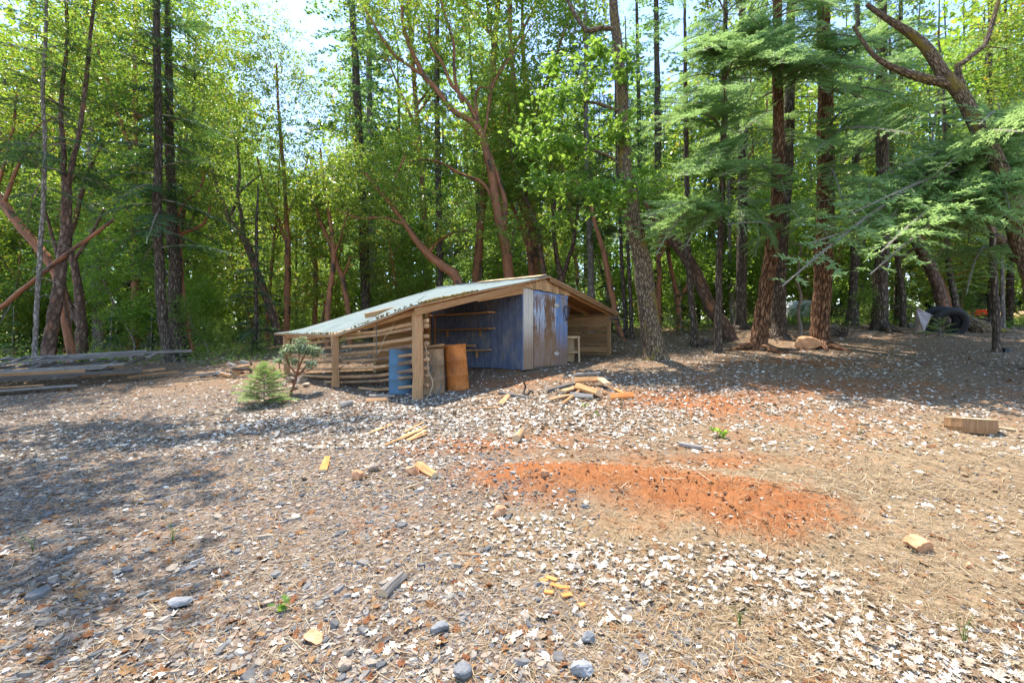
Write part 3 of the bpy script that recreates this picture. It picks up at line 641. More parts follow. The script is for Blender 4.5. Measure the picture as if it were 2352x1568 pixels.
        mb.tube([a, (a + b_) / 2 + np.array([0, 0, -.03]), b_], r_ * .95, 7, .08)
    mb.build("slat_fence", MAT['log_slat'], t, org)
    # back partition of thick boards
    mb = MB(); a = P(862, 772, 11.7); b_ = W(-.05, 3.45, 0)
    z = .5
    while z < 2.0: mb.board((a[0], a[1], z + .08), (b_[0], b_[1], z + .08 + .01), .05, .165, (0, 0, 1), 0, None, .004); z += .172
    mb.board((a[0], a[1] - .04, .4), (a[0], a[1] - .04, 2.02), .07, .06, (0, -1, 0), 1); mb.build("back_partition", [MAT['plank_warm'], MAT['plank_pale']], t, org)
    # dry moss along the front edge of the felt
    mb = MB()
    for k in range(420):
        s = rng.random() ** .8
        if rng.random() < .62: q = K1 + (R0 - K1) * (.04 + .36 * rng.beta(1.3, 1.6)); 
        else: q = K1 + (TIP - K1) * rng.random() * .9 + np.array([0, 0, 0])
        if q[2] < 2.0 and rng.random() < .5: continue
        tt = np.linalg.norm(q - K1) / np.linalg.norm(TIP - K1)
        if np.dot(q - K1, TIP - K1) > 0 and np.dot(q - K1, R0 - K1) < 1.0 * np.dot(q - K1, TIP - K1): q[2] += -.29 * min(tt / .435, (1 - tt) / .565)
        q = q + np.array([rng.normal(0, .02), abs(rng.normal(0, .03)), .04]); x, y, zz = q
        V, T, S, rv, rs = stones(np.array([x]), np.array([y]), np.array([rng.uniform(.012, .03)]), .8, .3, .5); V[:, 2] += zz - g1(x, y)
        mb.add(V, T, rv); mb.f.append((S + mb.n - len(V), rs, V[S][:, :, :2], 0))
    m_ = mb.build("moss", MAT['moss'], t, org)
    return t
shed()
# ------------------------------------------------------------------ things around the shed
def drum(name, label, base, r, h, tilt, mats, open_top):
    t = thing(name, label, "barrel", base); n = 28
    z = np.array([0, .004, .02, .04, .31, .325, .34, .355, .64, .655, .67, .685, .955, .975, 1.0]) * h
    rr = np.array([.97, 1.0, 1.02, .985, .985, 1.02, 1.02, .985, .985, 1.02, 1.02, .985, .985, 1.02, 1.015]) * r
    def lathe(z, rr, mb, flip=False):
        th = np.arange(n) / n * 2 * np.pi; V = np.stack([np.cos(th)[None] * rr[:, None], np.sin(th)[None] * rr[:, None], np.broadcast_to(z[:, None], (len(z), n))], -1)
        V[:, :, :2] *= 1 + .012 * np.sin(th * 3 + 1)[None, :, None] * np.sin(z / h * 5)[:, None, None]
        i = np.arange(len(z) - 1)[:, None] * n; j = np.arange(n)[None]; j2 = (j + 1) % n
        F = np.stack([i + j, i + j2, i + n + j2, i + n + j], -1).reshape(-1, 4)
        if flip: F = F[:, ::-1]
        mb.add(V.reshape(-1, 3), F, .5)
    mb = MB(); lathe(z, rr, mb)
    if open_top: lathe(np.array([.02, .985, 1.0]) * h, np.array([.95, .96, 1.015]) * r, mb, True)
    else: lathe(np.array([1.0, .975, .975]) * h, np.array([1.015, .95, .001]) * r, mb)
    lathe(np.array([.03, .03]) * h, np.array([.001, .96]) * r, mb, True)
    b = mb.build("body", mats[0], t, None, True)
    mb = MB(); th = np.linspace(0, 2 * np.pi, 33); mb.tube(np.stack([np.cos(th) * r * 1.015, np.sin(th) * r * 1.015, np.full(33, h)], -1), .009, 6, cap=False); mb.build("rim", mats[1], t)
    t.rotation_euler = tilt; return t
def rust(name, cols, paint=None, thr=.55):
    m, nt, b = mat(name); v, r = coords(nt, 'Object', (1, 1, .45)); n1 = noise(nt, v, 4, 7, .7, .8); n2 = noise(nt, v, 30, 4)
    c = ramp(nt, cols, math_n(nt, 'ADD', math_n(nt, 'MULTIPLY', n1, .75), math_n(nt, 'MULTIPLY', n2, .25)))
    if paint: n3 = noise(nt, v, 2.4, 6, .65, 1.0); c = mix(nt, ramp(nt, [(thr - .03, (0, 0, 0)), (thr + .03, (1, 1, 1))], n3), paint, c)
    setcol(nt, b, c, .7, .35); bump(nt, b, n2, .25, .006); return m
RB = P(1052, 889, 9.2); RB[2] = g1(RB[0], RB[1]) - .015
drum("barrel", "open rusty orange steel drum leaning by the shed's blue wall", RB, .228, .9, (R(1.5), R(-4.5), 0),
     (rust("orange_rust", [(.3, (.16, .05, .015)), (.5, (.46, .15, .03)), (.7, (.62, .24, .06))]),) * 2, True)
BB = P(995, 898, 8.92); BB[2] = g1(BB[0], BB[1]) - .015
drum("barrel", "grey brown steel drum with a short plank on its lid, right of the front post", BB, .235, .875, (0, R(-2), .5),
     (rust("brown_drum", [(.3, (.1, .06, .03)), (.5, (.27, .17, .09)), (.7, (.42, .26, .13))], (.1, .105, .1), .47), rust("brown_rim", [(.3, (.1, .05, .02)), (.7, (.3, .17, .08))])), False)
UB = P(922, 897, 9.05); UB[2] = g1(UB[0], UB[1]) - .015
drum("barrel", "faded blue steel drum behind the log slats", UB, .245, .89, (0, 0, 1.0),
     (rust("blue_drum", [(.3, (.12, .08, .05)), (.5, (.07, .13, .19)), (.7, (.12, .2, .27))], (.07, .15, .23), .5), rust("blue_rim", [(.3, (.16, .07, .03)), (.7, (.3, .14, .06))])), False)
mb = MB(); mb.board(BB + np.array([-.2, -.05, .905]), BB + np.array([.2, .06, .955]), .16, .04, (0, 0, 1), 0, None, .004); mb.board(BB + np.array([-.05, .12, .9]), BB + np.array([.28, .2, .91]), .09, .03)
single(mb, "plank", MAT['plank_warm'], "short brown plank lying on the lid of the grey brown drum", "plank")
# hoop, rope, rod and wire
ROPE = plain("pale_rope", (.5, .4, .26), .9)
mb = MB(); th = np.linspace(0, 2 * np.pi, 26); c = W(1.87, -.06, 2.12); mb.tube([c + np.array([E1[0], E1[1], 0]) * .1 * math.cos(a) + np.array([0, 0, .19 * math.sin(a)]) + OUT * .02 * math.sin(2 * a) for a in th], .016, 7, cap=False)
single(mb, "hoop", plain("dark_hose", (.06, .055, .07), .6), "dark coiled hose hoop hung high at the right corner of the gable wall", "hoop", smooth=True)
mb = MB(); x0 = W(-3.02, -.09, 0); zz = [1.42, 1.3, 1.2, 1.08, 1.0, .9, .78, .7, .6, .5, .42, .37]; dx = [0, -.01, .01, .0, .03, .01, .06, .09, .1, .07, .05, .0]
mb.tube([(x0[0] + d_ * 1.2, x0[1] - .03, z_) for d_, z_ in zip(dx, zz)], .007, 6); single(mb, "rope", ROPE, "pale rope dangling down the right face of the front post", "rope")
q = W(-3.14, 0, 0) * .58 + np.array([-3.87, 10, 0]) * .42 + np.array([-.05, -.09, 0]); tz = lambda z_: CAMZ + (HV - (z_ / 3.733 + 780) / 1.2755) * 9.0 / FOC
mb = MB(); mb.tube([(q[0], q[1], tz(620)), (q[0] + .01, q[1], tz(960))], .011, 6); single(mb, "metal_rod", plain("steel_rod", (.12, .11, .1), .5), "thin metal rod hanging upright on the log slats", "rod")
mb = MB(); e = W(-3.14, 0, 0) * .78 + np.array([-3.87, 10, 0]) * .22 + np.array([-.05, -.09, tz(630)])
mb.tube([e, e + np.array([-.04, 0, -.12]), (e + np.array([q[0], q[1], tz(900)])) / 2 + np.array([0, 0, -.02]), np.array([q[0] + .06, q[1], tz(930)]), np.array([q[0] + .015, q[1] - .01, tz(965)])], .005, 5)
single(mb, "wire", ROPE, "pale wire strung slantwise from the slats to the hanging rod", "wire")
# wooden stand at the right of the gable
SB = P(1316, 822, 12.75); SB[2] = g1(SB[0], SB[1]) - .01
t = thing("wooden_stand", "pale open wooden stand leaning against the right end of the gable wall", "stand", SB)
mb = MB(); mb.board(SB + np.array([-.07, .1, .03]), SB + np.array([-.07, .12, .7]), .24, .02, (0, -1, 0)); mb.build("panel", MAT['plank_pale'], t, SB)
for dx_, dy_ in ((.15, -.06), (.17, .14)): mb = MB(); mb.board(SB + np.array([dx_ + .02, dy_, 0]), SB + np.array([dx_, dy_, .74]), .045, .045, (0, -1, 0)); mb.build("leg", MAT['plank_pale'], t, SB)
for z_ in (.72, .3): mb = MB(); mb.board(SB + np.array([-.18, -.02, z_]), SB + np.array([.19, -.02, z_]), .05, .06, (0, 0, 1)); mb.build("rail", MAT['plank_pale'], t, SB)

# ------------------------------------------------------------------ rocks
def rock(name, label, u, v, w_px, h_px, m, cat="rock", d=None, depth=.8, seed=None, bury=.25, group=None):
    p = G(u, v) if d is None else P(u, v, d)
    if d is not None: p[2] = g1(p[0], p[1])
    s = p[1] / FOC; a, c = w_px * s / 2, h_px * s
    r_ = np.random.default_rng(seed if seed is not None else int(u * 7 + v))
    import bmesh
    bm = bmesh.new(); bmesh.ops.create_icosphere(bm, subdivisions=3, radius=1); co = np.array([q.co[:] for q in bm.verts]); fs = np.array([[q.index for q in f.verts] for f in bm.faces]); bm.free()
    disp = np.ones(len(co))
    for k in range(9):                                  # flat facets cut off the ball
        n_ = nrm(r_.normal(size=3)); dd = r_.uniform(.55, .85); pr = co @ n_; over = pr > dd; co[over] -= np.outer(pr[over] - dd, n_)
    co += .03 * r_.normal(size=co.shape)
    co = co * np.array([a, a * depth, c * .62]); ang = r_.uniform(-.4, .4); co[:, :2] = co[:, :2] @ np.array([[math.cos(ang), -math.sin(ang)], [math.sin(ang), math.cos(ang)]])
    co[:, 2] += c * (.5 - bury * .4)
    mb = MB(); mb.add(co + p, fs, r_.random()); return single(mb, name, MAT[m], label, cat, p, group)
rock("boulder", "large reddish brown boulder between the fir trunks in shade", 1850, 799, 58, 28, 'red_stone', "boulder", d=13.6)
rock("rock", "grey rock next to the rotten wood chunk at the gravel edge", 857, 1080, 30, 22, 'stone')
rock("rock", "tan rounded rock beside the rotten wood chunk", 948, 1090, 34, 24, 'red_stone')
rock("rock", "dark brown lump of rock left of the tan rounded rock", 822, 1100, 28, 22, 'red_stone')
rock("rock", "rough brown rock among straw at the right edge of the clearing", 2108, 1262, 66, 34, 'red_stone')
rock("rock", "small reddish rock on top of the dug red mound", 1250, 1092, 24, 18, 'red_stone')
rock("brick_stone", "blocky pinkish stone shaped like a brick among the bleached leaves", 1146, 1186, 40, 26, 'red_stone', "rock")
rock("slate_slab", "large grey slate slab in the gravel at the bottom centre", 1058, 1552, 54, 30, 'slate', "rock")
rock("slate_slab", "dark slate slab lying right of the gravel at the bottom edge", 1338, 1545, 60, 30, 'slate', "rock")
rock("slate_slab", "dark grey slate slab tilted on the gravel at the left", 414, 1390, 52, 22, 'slate', "rock")
rock("slate_slab", "flat slate beside the straw in the lower middle", 1350, 1475, 36, 26, 'slate', "rock")
rock("slate_slab", "dark pointed slate in the gravel below the bark chunk", 1010, 1448, 50, 22, 'slate', "rock")
rock("rock", "rust coloured flat stone in the lower left gravel", 725, 1470, 60, 20, 'red_stone')
rock("rock", "small orange stone among the straw at the right", 2228, 1305, 22, 14, 'red_stone')
rock("rock", "pale cream rock at the bottom left of the gravel centre", 790, 1535, 36, 24, 'stone')
for k, (u, v, w_, h_) in enumerate([(668, 872, 24, 14), (690, 880, 30, 18), (650, 884, 22, 12), (705, 892, 20, 11), (676, 895, 26, 11)]):
    rock("rock", ["small pale rock against the corner post of the lean-to", "biggest rounded tan rock behind the grey leafed shrub", "flat rock left of the grey leafed shrub", "low rock under the lean-to's lowest slat", "flat rock in front of the other rocks behind the shrub"][k], u, v, w_, h_, 'stone', d=11.0 - .25 * k, group="rocks heaped at the lean-to corner")

# ------------------------------------------------------------------ wood lying about
def split_log(label, p0, p1, r, m, name="firewood", cat="firewood", group="split firewood in the small pile", kind='wedge', lift=0.0):
    """a split piece: a half-round or wedge section swept between two points just above the ground"""
    p0 = np.array(p0, float); p1 = np.array(p1, float)
    for p in (p0, p1): p[2] += lift
    d = nrm(p1 - p0); up = np.array([0, 0, 1.0]); up = nrm(up - d * d[2]); s = np.cross(d, up)
    if kind == 'wedge': sec = [(-1, -.6), (.9, -.7), (1.05, -.1), (.35, .75), (-.6, .55)]
    elif kind == 'flat': sec = [(-1, -.3), (1, -.35), (1.05, .25), (.1, .36), (-1, .3)]
    else: sec = [(math.cos(a), math.sin(a)) for a in np.arange(9) / 9 * 2 * math.pi]
    k = len(sec); ts = (0, .3, .6, 1); V = []
    for i, t_ in enumerate(ts):
        for a, b in sec: V.append(p0 + (p1 - p0) * t_ + (s * a + up * b) * r * (1 - .15 * t_) + rng.normal(0, r * .06, 3))
    V = np.array(V); L = np.linalg.norm(p1 - p0); mb = MB(); F = []; UV = []
    for i in range(3):
        for j in range(k):
            j2 = (j + 1) % k; F.append((i * k + j, i * k + j2, (i + 1) * k + j2, (i + 1) * k + j)); UV.append([(ts[i] * L, j * r), (ts[i] * L, (j + 1) * r), (ts[i + 1] * L, (j + 1) * r), (ts[i + 1] * L, j * r)])
    mb.add(V, F, rng.random(), UV)
    for e, fl in ((0, 1), (3, 0)):
        ring = V[e * k:(e + 1) * k]; vv = np.vstack([ring, ring.mean(0)]); f = np.array([(j, (j + 1) % k, k) for j in range(k)]); f = f[:, ::-1] if fl else f
        mb.add(vv, f, rng.random(), None, 1)
    return single(mb, name, [MAT[m], MAT['end_grain']], label, cat, group=group)
def gp(u, v, dz=0.0): p = G(u, v); p[2] += dz; return p
FW = [("bright orange freshly split cedar block at the right end of the woodpile", (1398, 917), (1452, 912), .075, 'fresh_cut', 'wedge', .05),
      ("thick dark split log slanting across the front of the woodpile", (1325, 898), (1375, 914), .085, 'plank_warm', 'wedge', .1),
      ("grey topped short log below the slanting log", (1310, 912), (1362, 916), .07, 'plank_grey', 'wedge', .04),
      ("long brown split log at the back of the woodpile", (1318, 889), (1372, 886), .085, 'plank_warm', 'wedge', .13),
      ("pale curved slab of wood standing at the back right of the woodpile", (1375, 884), (1396, 898), .085, 'plank_pale', 'flat', .13),
      ("thin brown stick of firewood lying in front of the woodpile", (1290, 934), (1330, 903), .03, 'plank_warm', 'round', .04),
      ("flat brown split piece at the left of the woodpile", (1262, 922), (1312, 910), .06, 'plank', 'flat', .03),
      ("wide brown shingle of wood behind the left of the pile", (1292, 905), (1325, 895), .07, 'plank', 'flat', .05),
      ("grey weathered bark slab at the far left of the pile", (1252, 902), (1330, 882), .07, 'plank_grey', 'flat', .04),
      ("long grey pole lying along the back of the woodpile", (1318, 883), (1378, 879), .03, 'plank_grey', 'round', .2),
      ("small reddish splinter right behind the orange block", (1412, 898), (1432, 908), .03, 'fresh_cut', 'flat', .04),
      ("crumbly brown chunk beside the orange block", (1385, 905), (1402, 908), .05, 'plank', 'wedge', .04)]
for lb, a, b, r_, m_, k_, lf in FW: split_log(lb, gp(*a), gp(*b), r_, m_, kind=k_, lift=lf)
split_log("short sawn log chunk on the leaves in front of the lean-to", gp(778, 938), gp(808, 932), .075, 'grey_bark' if False else 'plank_grey', "log_chunk", "log", None, 'round', .05)
split_log("split brown log bundled against others near the front post", gp(842, 925), gp(892, 921), .06, 'plank', "log_chunk", "log", None, 'wedge', .04)
split_log("thin grey log lying behind the brown log near the front post", gp(850, 915), gp(905, 916), .04, 'plank_grey', "log_chunk", "log", None, 'wedge', .06)
split_log("rotten orange brown wood chunk beside the tan rock", gp(962, 1072), gp(1000, 1098), .05, 'plank_warm', "wood_chunk", "wood", None, 'wedge', .03)
split_log("dark stub of rotten wood on bare soil in the middle", gp(1186, 1016), gp(1198, 1000), .05, 'plank', "wood_chunk", "wood", None, 'round', .05)
split_log("upright reddish splinter of wood in the leaves at the left middle", gp(742, 1085), gp(752, 1052), .035, 'fresh_cut', "wood_chunk", "wood", None, 'flat', .02)
split_log("ridged grey bark chunk on the gravel in the lower middle", gp(878, 1372), gp(925, 1328), .035, 'plank_grey', "bark_chunk", "bark", None, 'wedge', .025)
split_log("brown stick like a cigar on the gravel", gp(1050, 1276), gp(1102, 1278), .012, 'plank', "stick", "stick", None, 'round', .01)
split_log("thin dead grey log lying in the red pit", gp(1560, 1024), gp(1612, 1032), .035, 'plank_grey', "log", "log", None, 'round', .02)
for k in range(9):
    u = 885 + rng.uniform(-20, 80); v = 1003 + rng.uniform(-18, 18); split_log(["long", "short", "curved", "split", "thin", "dark", "pale", "broken", "narrow"][k] + " strip of reddish bark in the heap left of the red mound", gp(u - 22, v + 9), gp(u + rng.uniform(8, 36), v - rng.uniform(6, 16)), .022, 'plank_warm', "bark_strip", "bark", "bark strips left of the mound", 'flat', .02)
for k, (u, v) in enumerate([(1240, 1338), (1265, 1345), (1250, 1362), (1283, 1352), (1330, 1395), (1290, 1372), (1255, 1328)]):
    p = gp(u, v); split_log(["upper left", "middle", "large lower", "right hand", "farthest lower right", "narrow lower", "topmost small"][k] + " bright orange wood chip in the straw", p, p + np.array([rng.uniform(.03, .07), rng.uniform(-.04, .02), 0]), .016, 'fresh_cut', "wood_chip", "wood chip", "orange wood chips on the straw", 'flat', .012)
# dead branch standing by the woodpile
b0 = gp(1206, 912); mb = MB(); s_ = b0[1] / FOC
mb.tube([b0 + np.array([0, 0, .02]), b0 + np.array([-.02, 0, .1]), b0 + np.array([.01, 0, .2]), b0 + np.array([-.03, 0, .3]), b0 + np.array([-.1, 0, .36])], [.025, .02, .018, .014, .008], 7, .06)
mb.tube([b0, b0 + np.array([.05, 0, .06]), b0 + np.array([.1, 0, .12]), b0 + np.array([.14, .0, .1]), b0 + np.array([.14, 0, .06])], [.03, .028, .025, .02, .014], 7, .06)
single(mb, "dead_branch", MAT['dark_bark'], "dark crooked dead branch sticking up left of the woodpile", "branch", b0)
split_log("flat grey root slab at the foot of the crooked branch", gp(1150, 905), gp(1212, 916), .07, 'plank_grey', "root_slab", "wood", None, 'flat', .03)
split_log("slanted brown plank piece left of the crooked branch", gp(1150, 932), gp(1170, 908), .05, 'plank', "wood_chunk", "wood", None, 'flat', .03)
split_log("long thin reddish stick left of the crooked branch", gp(1090, 921), gp(1175, 909), .022, 'plank', "stick", "stick", None, 'round', .02)
split_log("thin brown stick lying below the slanted plank piece", gp(1080, 942), gp(1150, 938), .02, 'plank', "stick", "stick", None, 'round', .02)
# sawn round of a trunk
c = gp(2232, 988); r_ = 92 / FOC * c[1] / 2; t = thing("wood_round", "sawn slice of tree trunk with pale top lying on straw", "wood slice", c)
mb = MB(); th = np.arange(26) / 26 * 2 * np.pi; rr = r_ * (1 + .05 * np.sin(th * 3) + .03 * rng.standard_normal(26)); h_ = .17
V = [[(c[0] + q * math.cos(a), c[1] + q * .9 * math.sin(a), c[2] + z_ + .03 * math.cos(a + 2)) for a, q in zip(th, rr * k)] for z_, k in ((-.03, .95), (.05, 1.02), (.12, 1.0), (h_, 1.0))]
V = np.array(V).reshape(-1, 3); F = [(i * 26 + j, i * 26 + (j + 1) % 26, (i + 1) * 26 + (j + 1) % 26, (i + 1) * 26 + j) for i in range(3) for j in range(26)]
UV = [[(f // 26 * .06, 0 + (f % 26) * .06), (f // 26 * .06, (f % 26 + 1) * .06), ((f // 26 + 1) * .06, (f % 26 + 1) * .06), ((f // 26 + 1) * .06, (f % 26) * .06)] for f in range(78)]
mb.add(V, F, .3, UV); mb.build("bark", MAT['plank'], t, c)
mb = MB(); top = V[78:] + np.array([0, 0, .003]); mb.add(np.vstack([top, top.mean(0)]), [(j, (j + 1) % 26, 26) for j in range(26)], .6); mb.build("sawn_face", MAT['end_grain'], t, c)
split_log("small flat stone coloured wood offcut right of the trunk slice", gp(2290, 985), gp(2330, 990), .05, 'plank_pale', "offcut", "wood", None, 'flat', .02)

# ------------------------------------------------------------------ lumber stacked at the left
LA, LB = np.array([-12.8, 10.2]), np.array([-9.4, 12.6])
ldir = nrm(np.append(LB - LA, 0)); lperp = np.array([-ldir[1], ldir[0], 0])
def lp(s, t_, z_): p = np.append(LA, 0) + ldir * s + lperp * t_; p[2] = g1(p[0], p[1]) + z_; return p
spec = [("longest grey beam along the front of the lumber pile", -2.5, 3.5, -.1, .26, .2, .07, 'plank_grey'), ("reddish brown plank on edge at the front of the lumber pile", -1.6, 2.4, -.2, .33, .04, .14, 'plank'),
        ("lowest dark board on the ground before the lumber pile", -2.8, 2.3, -.5, .05, .14, .04, 'plank_grey'), ("second dark board lying low at the front of the pile", -2.2, 1.7, -.34, .12, .12, .04, 'plank'),
        ("grey board at the far back of the lumber pile", -2.5, 4.2, 1.5, .5, .14, .04, 'plank_grey'), ("bluish grey beam jutting out right above the lumber pile", 1.9, 4.6, 1.3, .56, .14, .07, 'plank_grey'),
        ("pale plank across the middle of the lumber pile", -2.4, 2.7, .35, .38, .14, .04, 'plank_grey'), ("dark plank under the pale middle plank", -2.4, 3.1, .6, .3, .16, .04, 'plank'),
        ("short plank at the right end of the pile", 2.2, 4.0, .15, .22, .14, .05, 'plank'), ("brown plank leaning off the right end of the pile", 3.2, 4.3, .0, .1, .14, .05, 'plank')]
for lb, s0, s1, t_, z_, w_, h_, m_ in spec:
    mb = MB(); mb.board(lp(s0, t_, z_), lp(s1, t_ + rng.uniform(-.1, .1), z_ + rng.uniform(-.02, .04)), w_, h_, (0, 0, 1), 0, None, .004, rng.uniform(-.02, .02), 4); single(mb, "lumber", MAT[m_], lb, "lumber", group="boards of the lumber pile")
for k in range(3):
    z_ = .18 + .14 * k; t0 = .1 + .35 * k; c = lp(0.4 + .5 * k, t0, z_); t = thing("slatted_frame", ["lowest", "middle", "topmost"][k] + " old grey slatted wooden frame lying in the lumber pile", "wooden frame", c, "slatted frames in the lumber pile")
    for tt in (t0, t0 + .75):
        mb = MB(); mb.board(lp(-2.3 + .5 * k, tt, z_), lp(2.7 + .4 * k, tt + .05, z_ + .02 + .06 * k), .05, .07, (0, 0, 1), 0, None, .003); mb.build("rail", MAT['plank_grey'], t, c)
    for q in range(13):
        s0 = -2.2 + .5 * k + q * .4; mb = MB(); mb.board(lp(s0, t0 - .1, z_ + .05 + .01 * k), lp(s0 + rng.uniform(.2, .4), t0 + .95, z_ + .06 + .02 * k), .07, .035, (0, 0, 1), 0, None, .003); mb.build("slat", MAT['plank_grey'], t, c)
# heap of old logs and stones between the lumber and the shed
HL = ["dark", "grey", "mossy", "curved", "stubby", "pale", "split", "forked", "weathered", "half buried", "broken", "smooth", "knotty", "slim", "thick", "burnt"]
for k in range(16):
    u = 560 + rng.normal(0, 32); d = 12.4 + rng.uniform(-.5, .8); p = P(u, 840, d); p[2] = g1(p[0], p[1]) + rng.uniform(.05, .3) * max(0, 1 - abs(u - 560) / 70)
    a = rng.uniform(0, math.pi); L = rng.uniform(.25, .55); q = np.array([math.cos(a) * L, math.sin(a) * L * .6, rng.uniform(-.12, .12)])
    split_log(HL[k] + " short log in the jumbled heap between lumber and shed", p - q / 2, p + q / 2, rng.uniform(.045, .09), ['plank_grey', 'plank', 'dark_bark'][k % 3], "heap_log", "log", "logs in the jumbled heap", 'round' if k % 2 else 'wedge', .03)
for k in range(3):
    p = P(430 + 30 * k, 855, 12.3); p[2] = g1(p[0], p[1]) + .06; q = P(560, 850, 12.7 + .2 * k); q[2] = g1(q[0], q[1]) + .1
    mb = MB(); mb.board(p, q, .12, .05, (0, 0, 1), 0, None, .004); single(mb, "lumber", MAT['plank_grey'], ["nearest", "middle", "farthest"][k] + " dark board running along the ground from lumber pile to log heap", "lumber", group="boards on the ground by the log heap")

# ------------------------------------------------------------------ tyres, sheet, stumps and far things at the right
def tyre(label, c, r, tilt, rz):
    t = thing("tyre", label, "tyre", c, "old tyres by the stump"); n, k = 40, 14; mb = MB()
    prof = [(r * .58, -.05), (r * .62, -.085), (r * .8, -.105), (r * .95, -.095), (r, -.05), (r, 0), (r, .05), (r * .95, .095), (r * .8, .105), (r * .62, .085), (r * .58, .05), (r * .66, .03), (r * .88, .0), (r * .66, -.03)]
    th = np.arange(n) / n * 2 * np.pi; V = np.array([[(q * math.cos(a), z_ , q * math.sin(a)) for q, z_ in prof] for a in th]); V[:, 4:7, :] *= 1 + .012 * (np.arange(n) % 2)[:, None, None]
    i = np.arange(n)[:, None]; j = np.arange(k)[None]; F = np.stack([i * k + j, i * k + (j + 1) % k, (i + 1) % n * k + (j + 1) % k, (i + 1) % n * k + j], -1).reshape(-1, 4)
    mb.add(V.reshape(-1, 3), F, .5); mb.build("tread", MAT['rubber'], t, None, True); t.rotation_euler = (tilt, 0, rz); return t
c = P(2180, 744, 16.2); tyre("black tyre leaning in front behind the little fir seedling", c, .60, R(18), R(-10)); c2 = P(2158, 740, 16.7); tyre("black tyre standing behind the front tyre beside the metal sheet", c2, .60, R(10), R(-25))
p = P(2101, 765, 16.0); p[2] = g1(p[0], p[1]); mb = MB(); s_ = 16.0 / FOC
q = [P(2101, 765, 16.0), P(2123, 762, 15.6), P(2140, 722, 16.4), P(2104, 709, 16.2)]; q2 = [x + np.array([.02, .04, 0]) for x in q]
mb.add(q + q2, [[0, 1, 2, 3], [7, 6, 5, 4], [0, 4, 5, 1], [1, 5, 6, 2], [2, 6, 7, 3], [3, 7, 4, 0]]); mb.board(q[3] - np.array([0, .05, 0]), P(2150, 730, 16.6), .05, .05, (0, 0, 1))
single(mb, "metal_sheet", rust("bare_sheet", [(.3, (.13, .09, .08)), (.5, (.34, .27, .25)), (.7, (.45, .38, .36))]), "bent brownish metal sheet standing beside the tyres", "metal sheet")
def stump(label, u, v, d, w_px, h_px, m, top=True):
    b = P(u, v, d); b[2] = g1(b[0], b[1]) - .05; r_ = w_px / FOC * d / 2; h = h_px / FOC * d; t = thing("tree_stump", label, "stump", b)
    mb = MB(); mb.tube([b, b + np.array([0, 0, .1]), b + np.array([0, 0, .25 * h]), b + np.array([.01, 0, h])], np.array([1.5, 1.25, 1.05, .95]) * r_, 16, .06, False); mb.build("bark", MAT[m], t, b)
    mb = MB(); th = np.arange(16) / 16 * 2 * np.pi; rr = .95 * r_; ring = np.stack([b[0] + .01 + rr * np.cos(th), b[1] + rr * np.sin(th), np.full(16, b[2] + h - .005)], -1); mb.add(np.vstack([ring, ring.mean(0)]), [(j, (j + 1) % 16, 16) for j in range(16)]); mb.build("cut_top", MAT['plank_grey'], t, b)
stump("broad grey brown tree stump right of the tyres", 2272, 744, 17.3, 42, 32, 'dark_bark')
stump("low mossy stump behind the shed's right lean-to", 1418, 768, 16.5, 26, 22, 'oak_bark')
stump("thin stub of a trunk among the brush near the fir", 1940, 766, 15.6, 14, 22, 'dark_bark')
mb = MB(); a = P(2250, 768, 16.6); a[2] = g1(a[0], a[1]); mb.tube([a + np.array([.15, 0, -.05]), a + np.array([0, 0, .15]), P(2226, 738, 16.8), P(2212, 722, 16.9), P(2200, 703, 17.0)], [.36, .3, .2, .1, .03], 12, .1)
mb.tube([a + np.array([.1, -.1, .08]), a + np.array([.7, -.15, .06]), a + np.array([1.6, .2, .0])], [.2, .12, .05], 8, .1)
single(mb, "rotten_stump", MAT['oak_bark'], "jagged yellowish rotten stump leaning between tyres and broad stump", "stump")
for lb, a, b, r_, m_ in (("fallen pale log lying behind the tyres", (2085, 745, 18.5), (2165, 744, 18.6), .1, 'grey_bark'), ("mossy fallen pole on the ground below the big firs", (1745, 803, 13.2), (1835, 806, 13.3), .05, 'dark_bark'), ("pale fallen log at the foot of the left woods", (-30, 816, 19), (300, 800, 19.5), .1, 'plank_grey'), ("bent dead log near the leaning tree", (1590, 795, 14.4), (1660, 778, 15), .07, 'dark_bark'), ("grey root running from the dark red trunk", (1600, 775, 14.6), (1622, 796, 14.0), .06, 'dark_bark')):
    p = P(*a); q = P(*b); p[2] = g1(p[0], p[1]) + r_ * .6; q[2] = g1(q[0], q[1]) + r_ * .6; mb = MB(); mb.tube([p, p * .6 + q * .4 + np.array([0, 0, .03]), q], [r_, r_, r_ * .8], 9, .08); single(mb, "fallen_log", MAT[m_], lb, "log")
for k in range(14):
    cu, cd = [(1640, 15.2), (1950, 15.5), (1960, 15.8)][k % 3]; p = P(cu + rng.normal(0, 22), 770, cd + rng.uniform(-.4, .4)); p[2] = g1(p[0], p[1]) + .04; L = rng.uniform(.5, 1.1); a_ = rng.uniform(0, 6.3)
    q = p + np.array([math.cos(a_) * L, math.sin(a_) * L * .5, rng.uniform(0, .25)]); mb = MB(); mb.tube([p, (p + q) / 2 + np.array([0, 0, .05]), q], [.035, .03, .012], 6, .1)
    single(mb, "dead_branch", MAT['dark_bark'] if k % 2 else MAT['twig'], ["crooked", "bare", "dark", "grey", "thin", "thick", "snapped", "forked", "curved", "straight", "short", "long", "leaning", "flat lying"][k] + " dead branch in the brush heap " + ["at the foot of the leaning tree", "between the big fir and the dark trunk", "left of the dark furrowed trunk"][k % 3], "branch", group="dead branches in brush heaps")
p = P(2312, 812, 12.6); p[2] = g1(p[0], p[1]); mb = MB(); V, T, S, rv, rs = stones(np.array([p[0]]), np.array([p[1]]), np.array([.16]), .7); mb.add(V, T, rv); mb.add(V, S, rs)
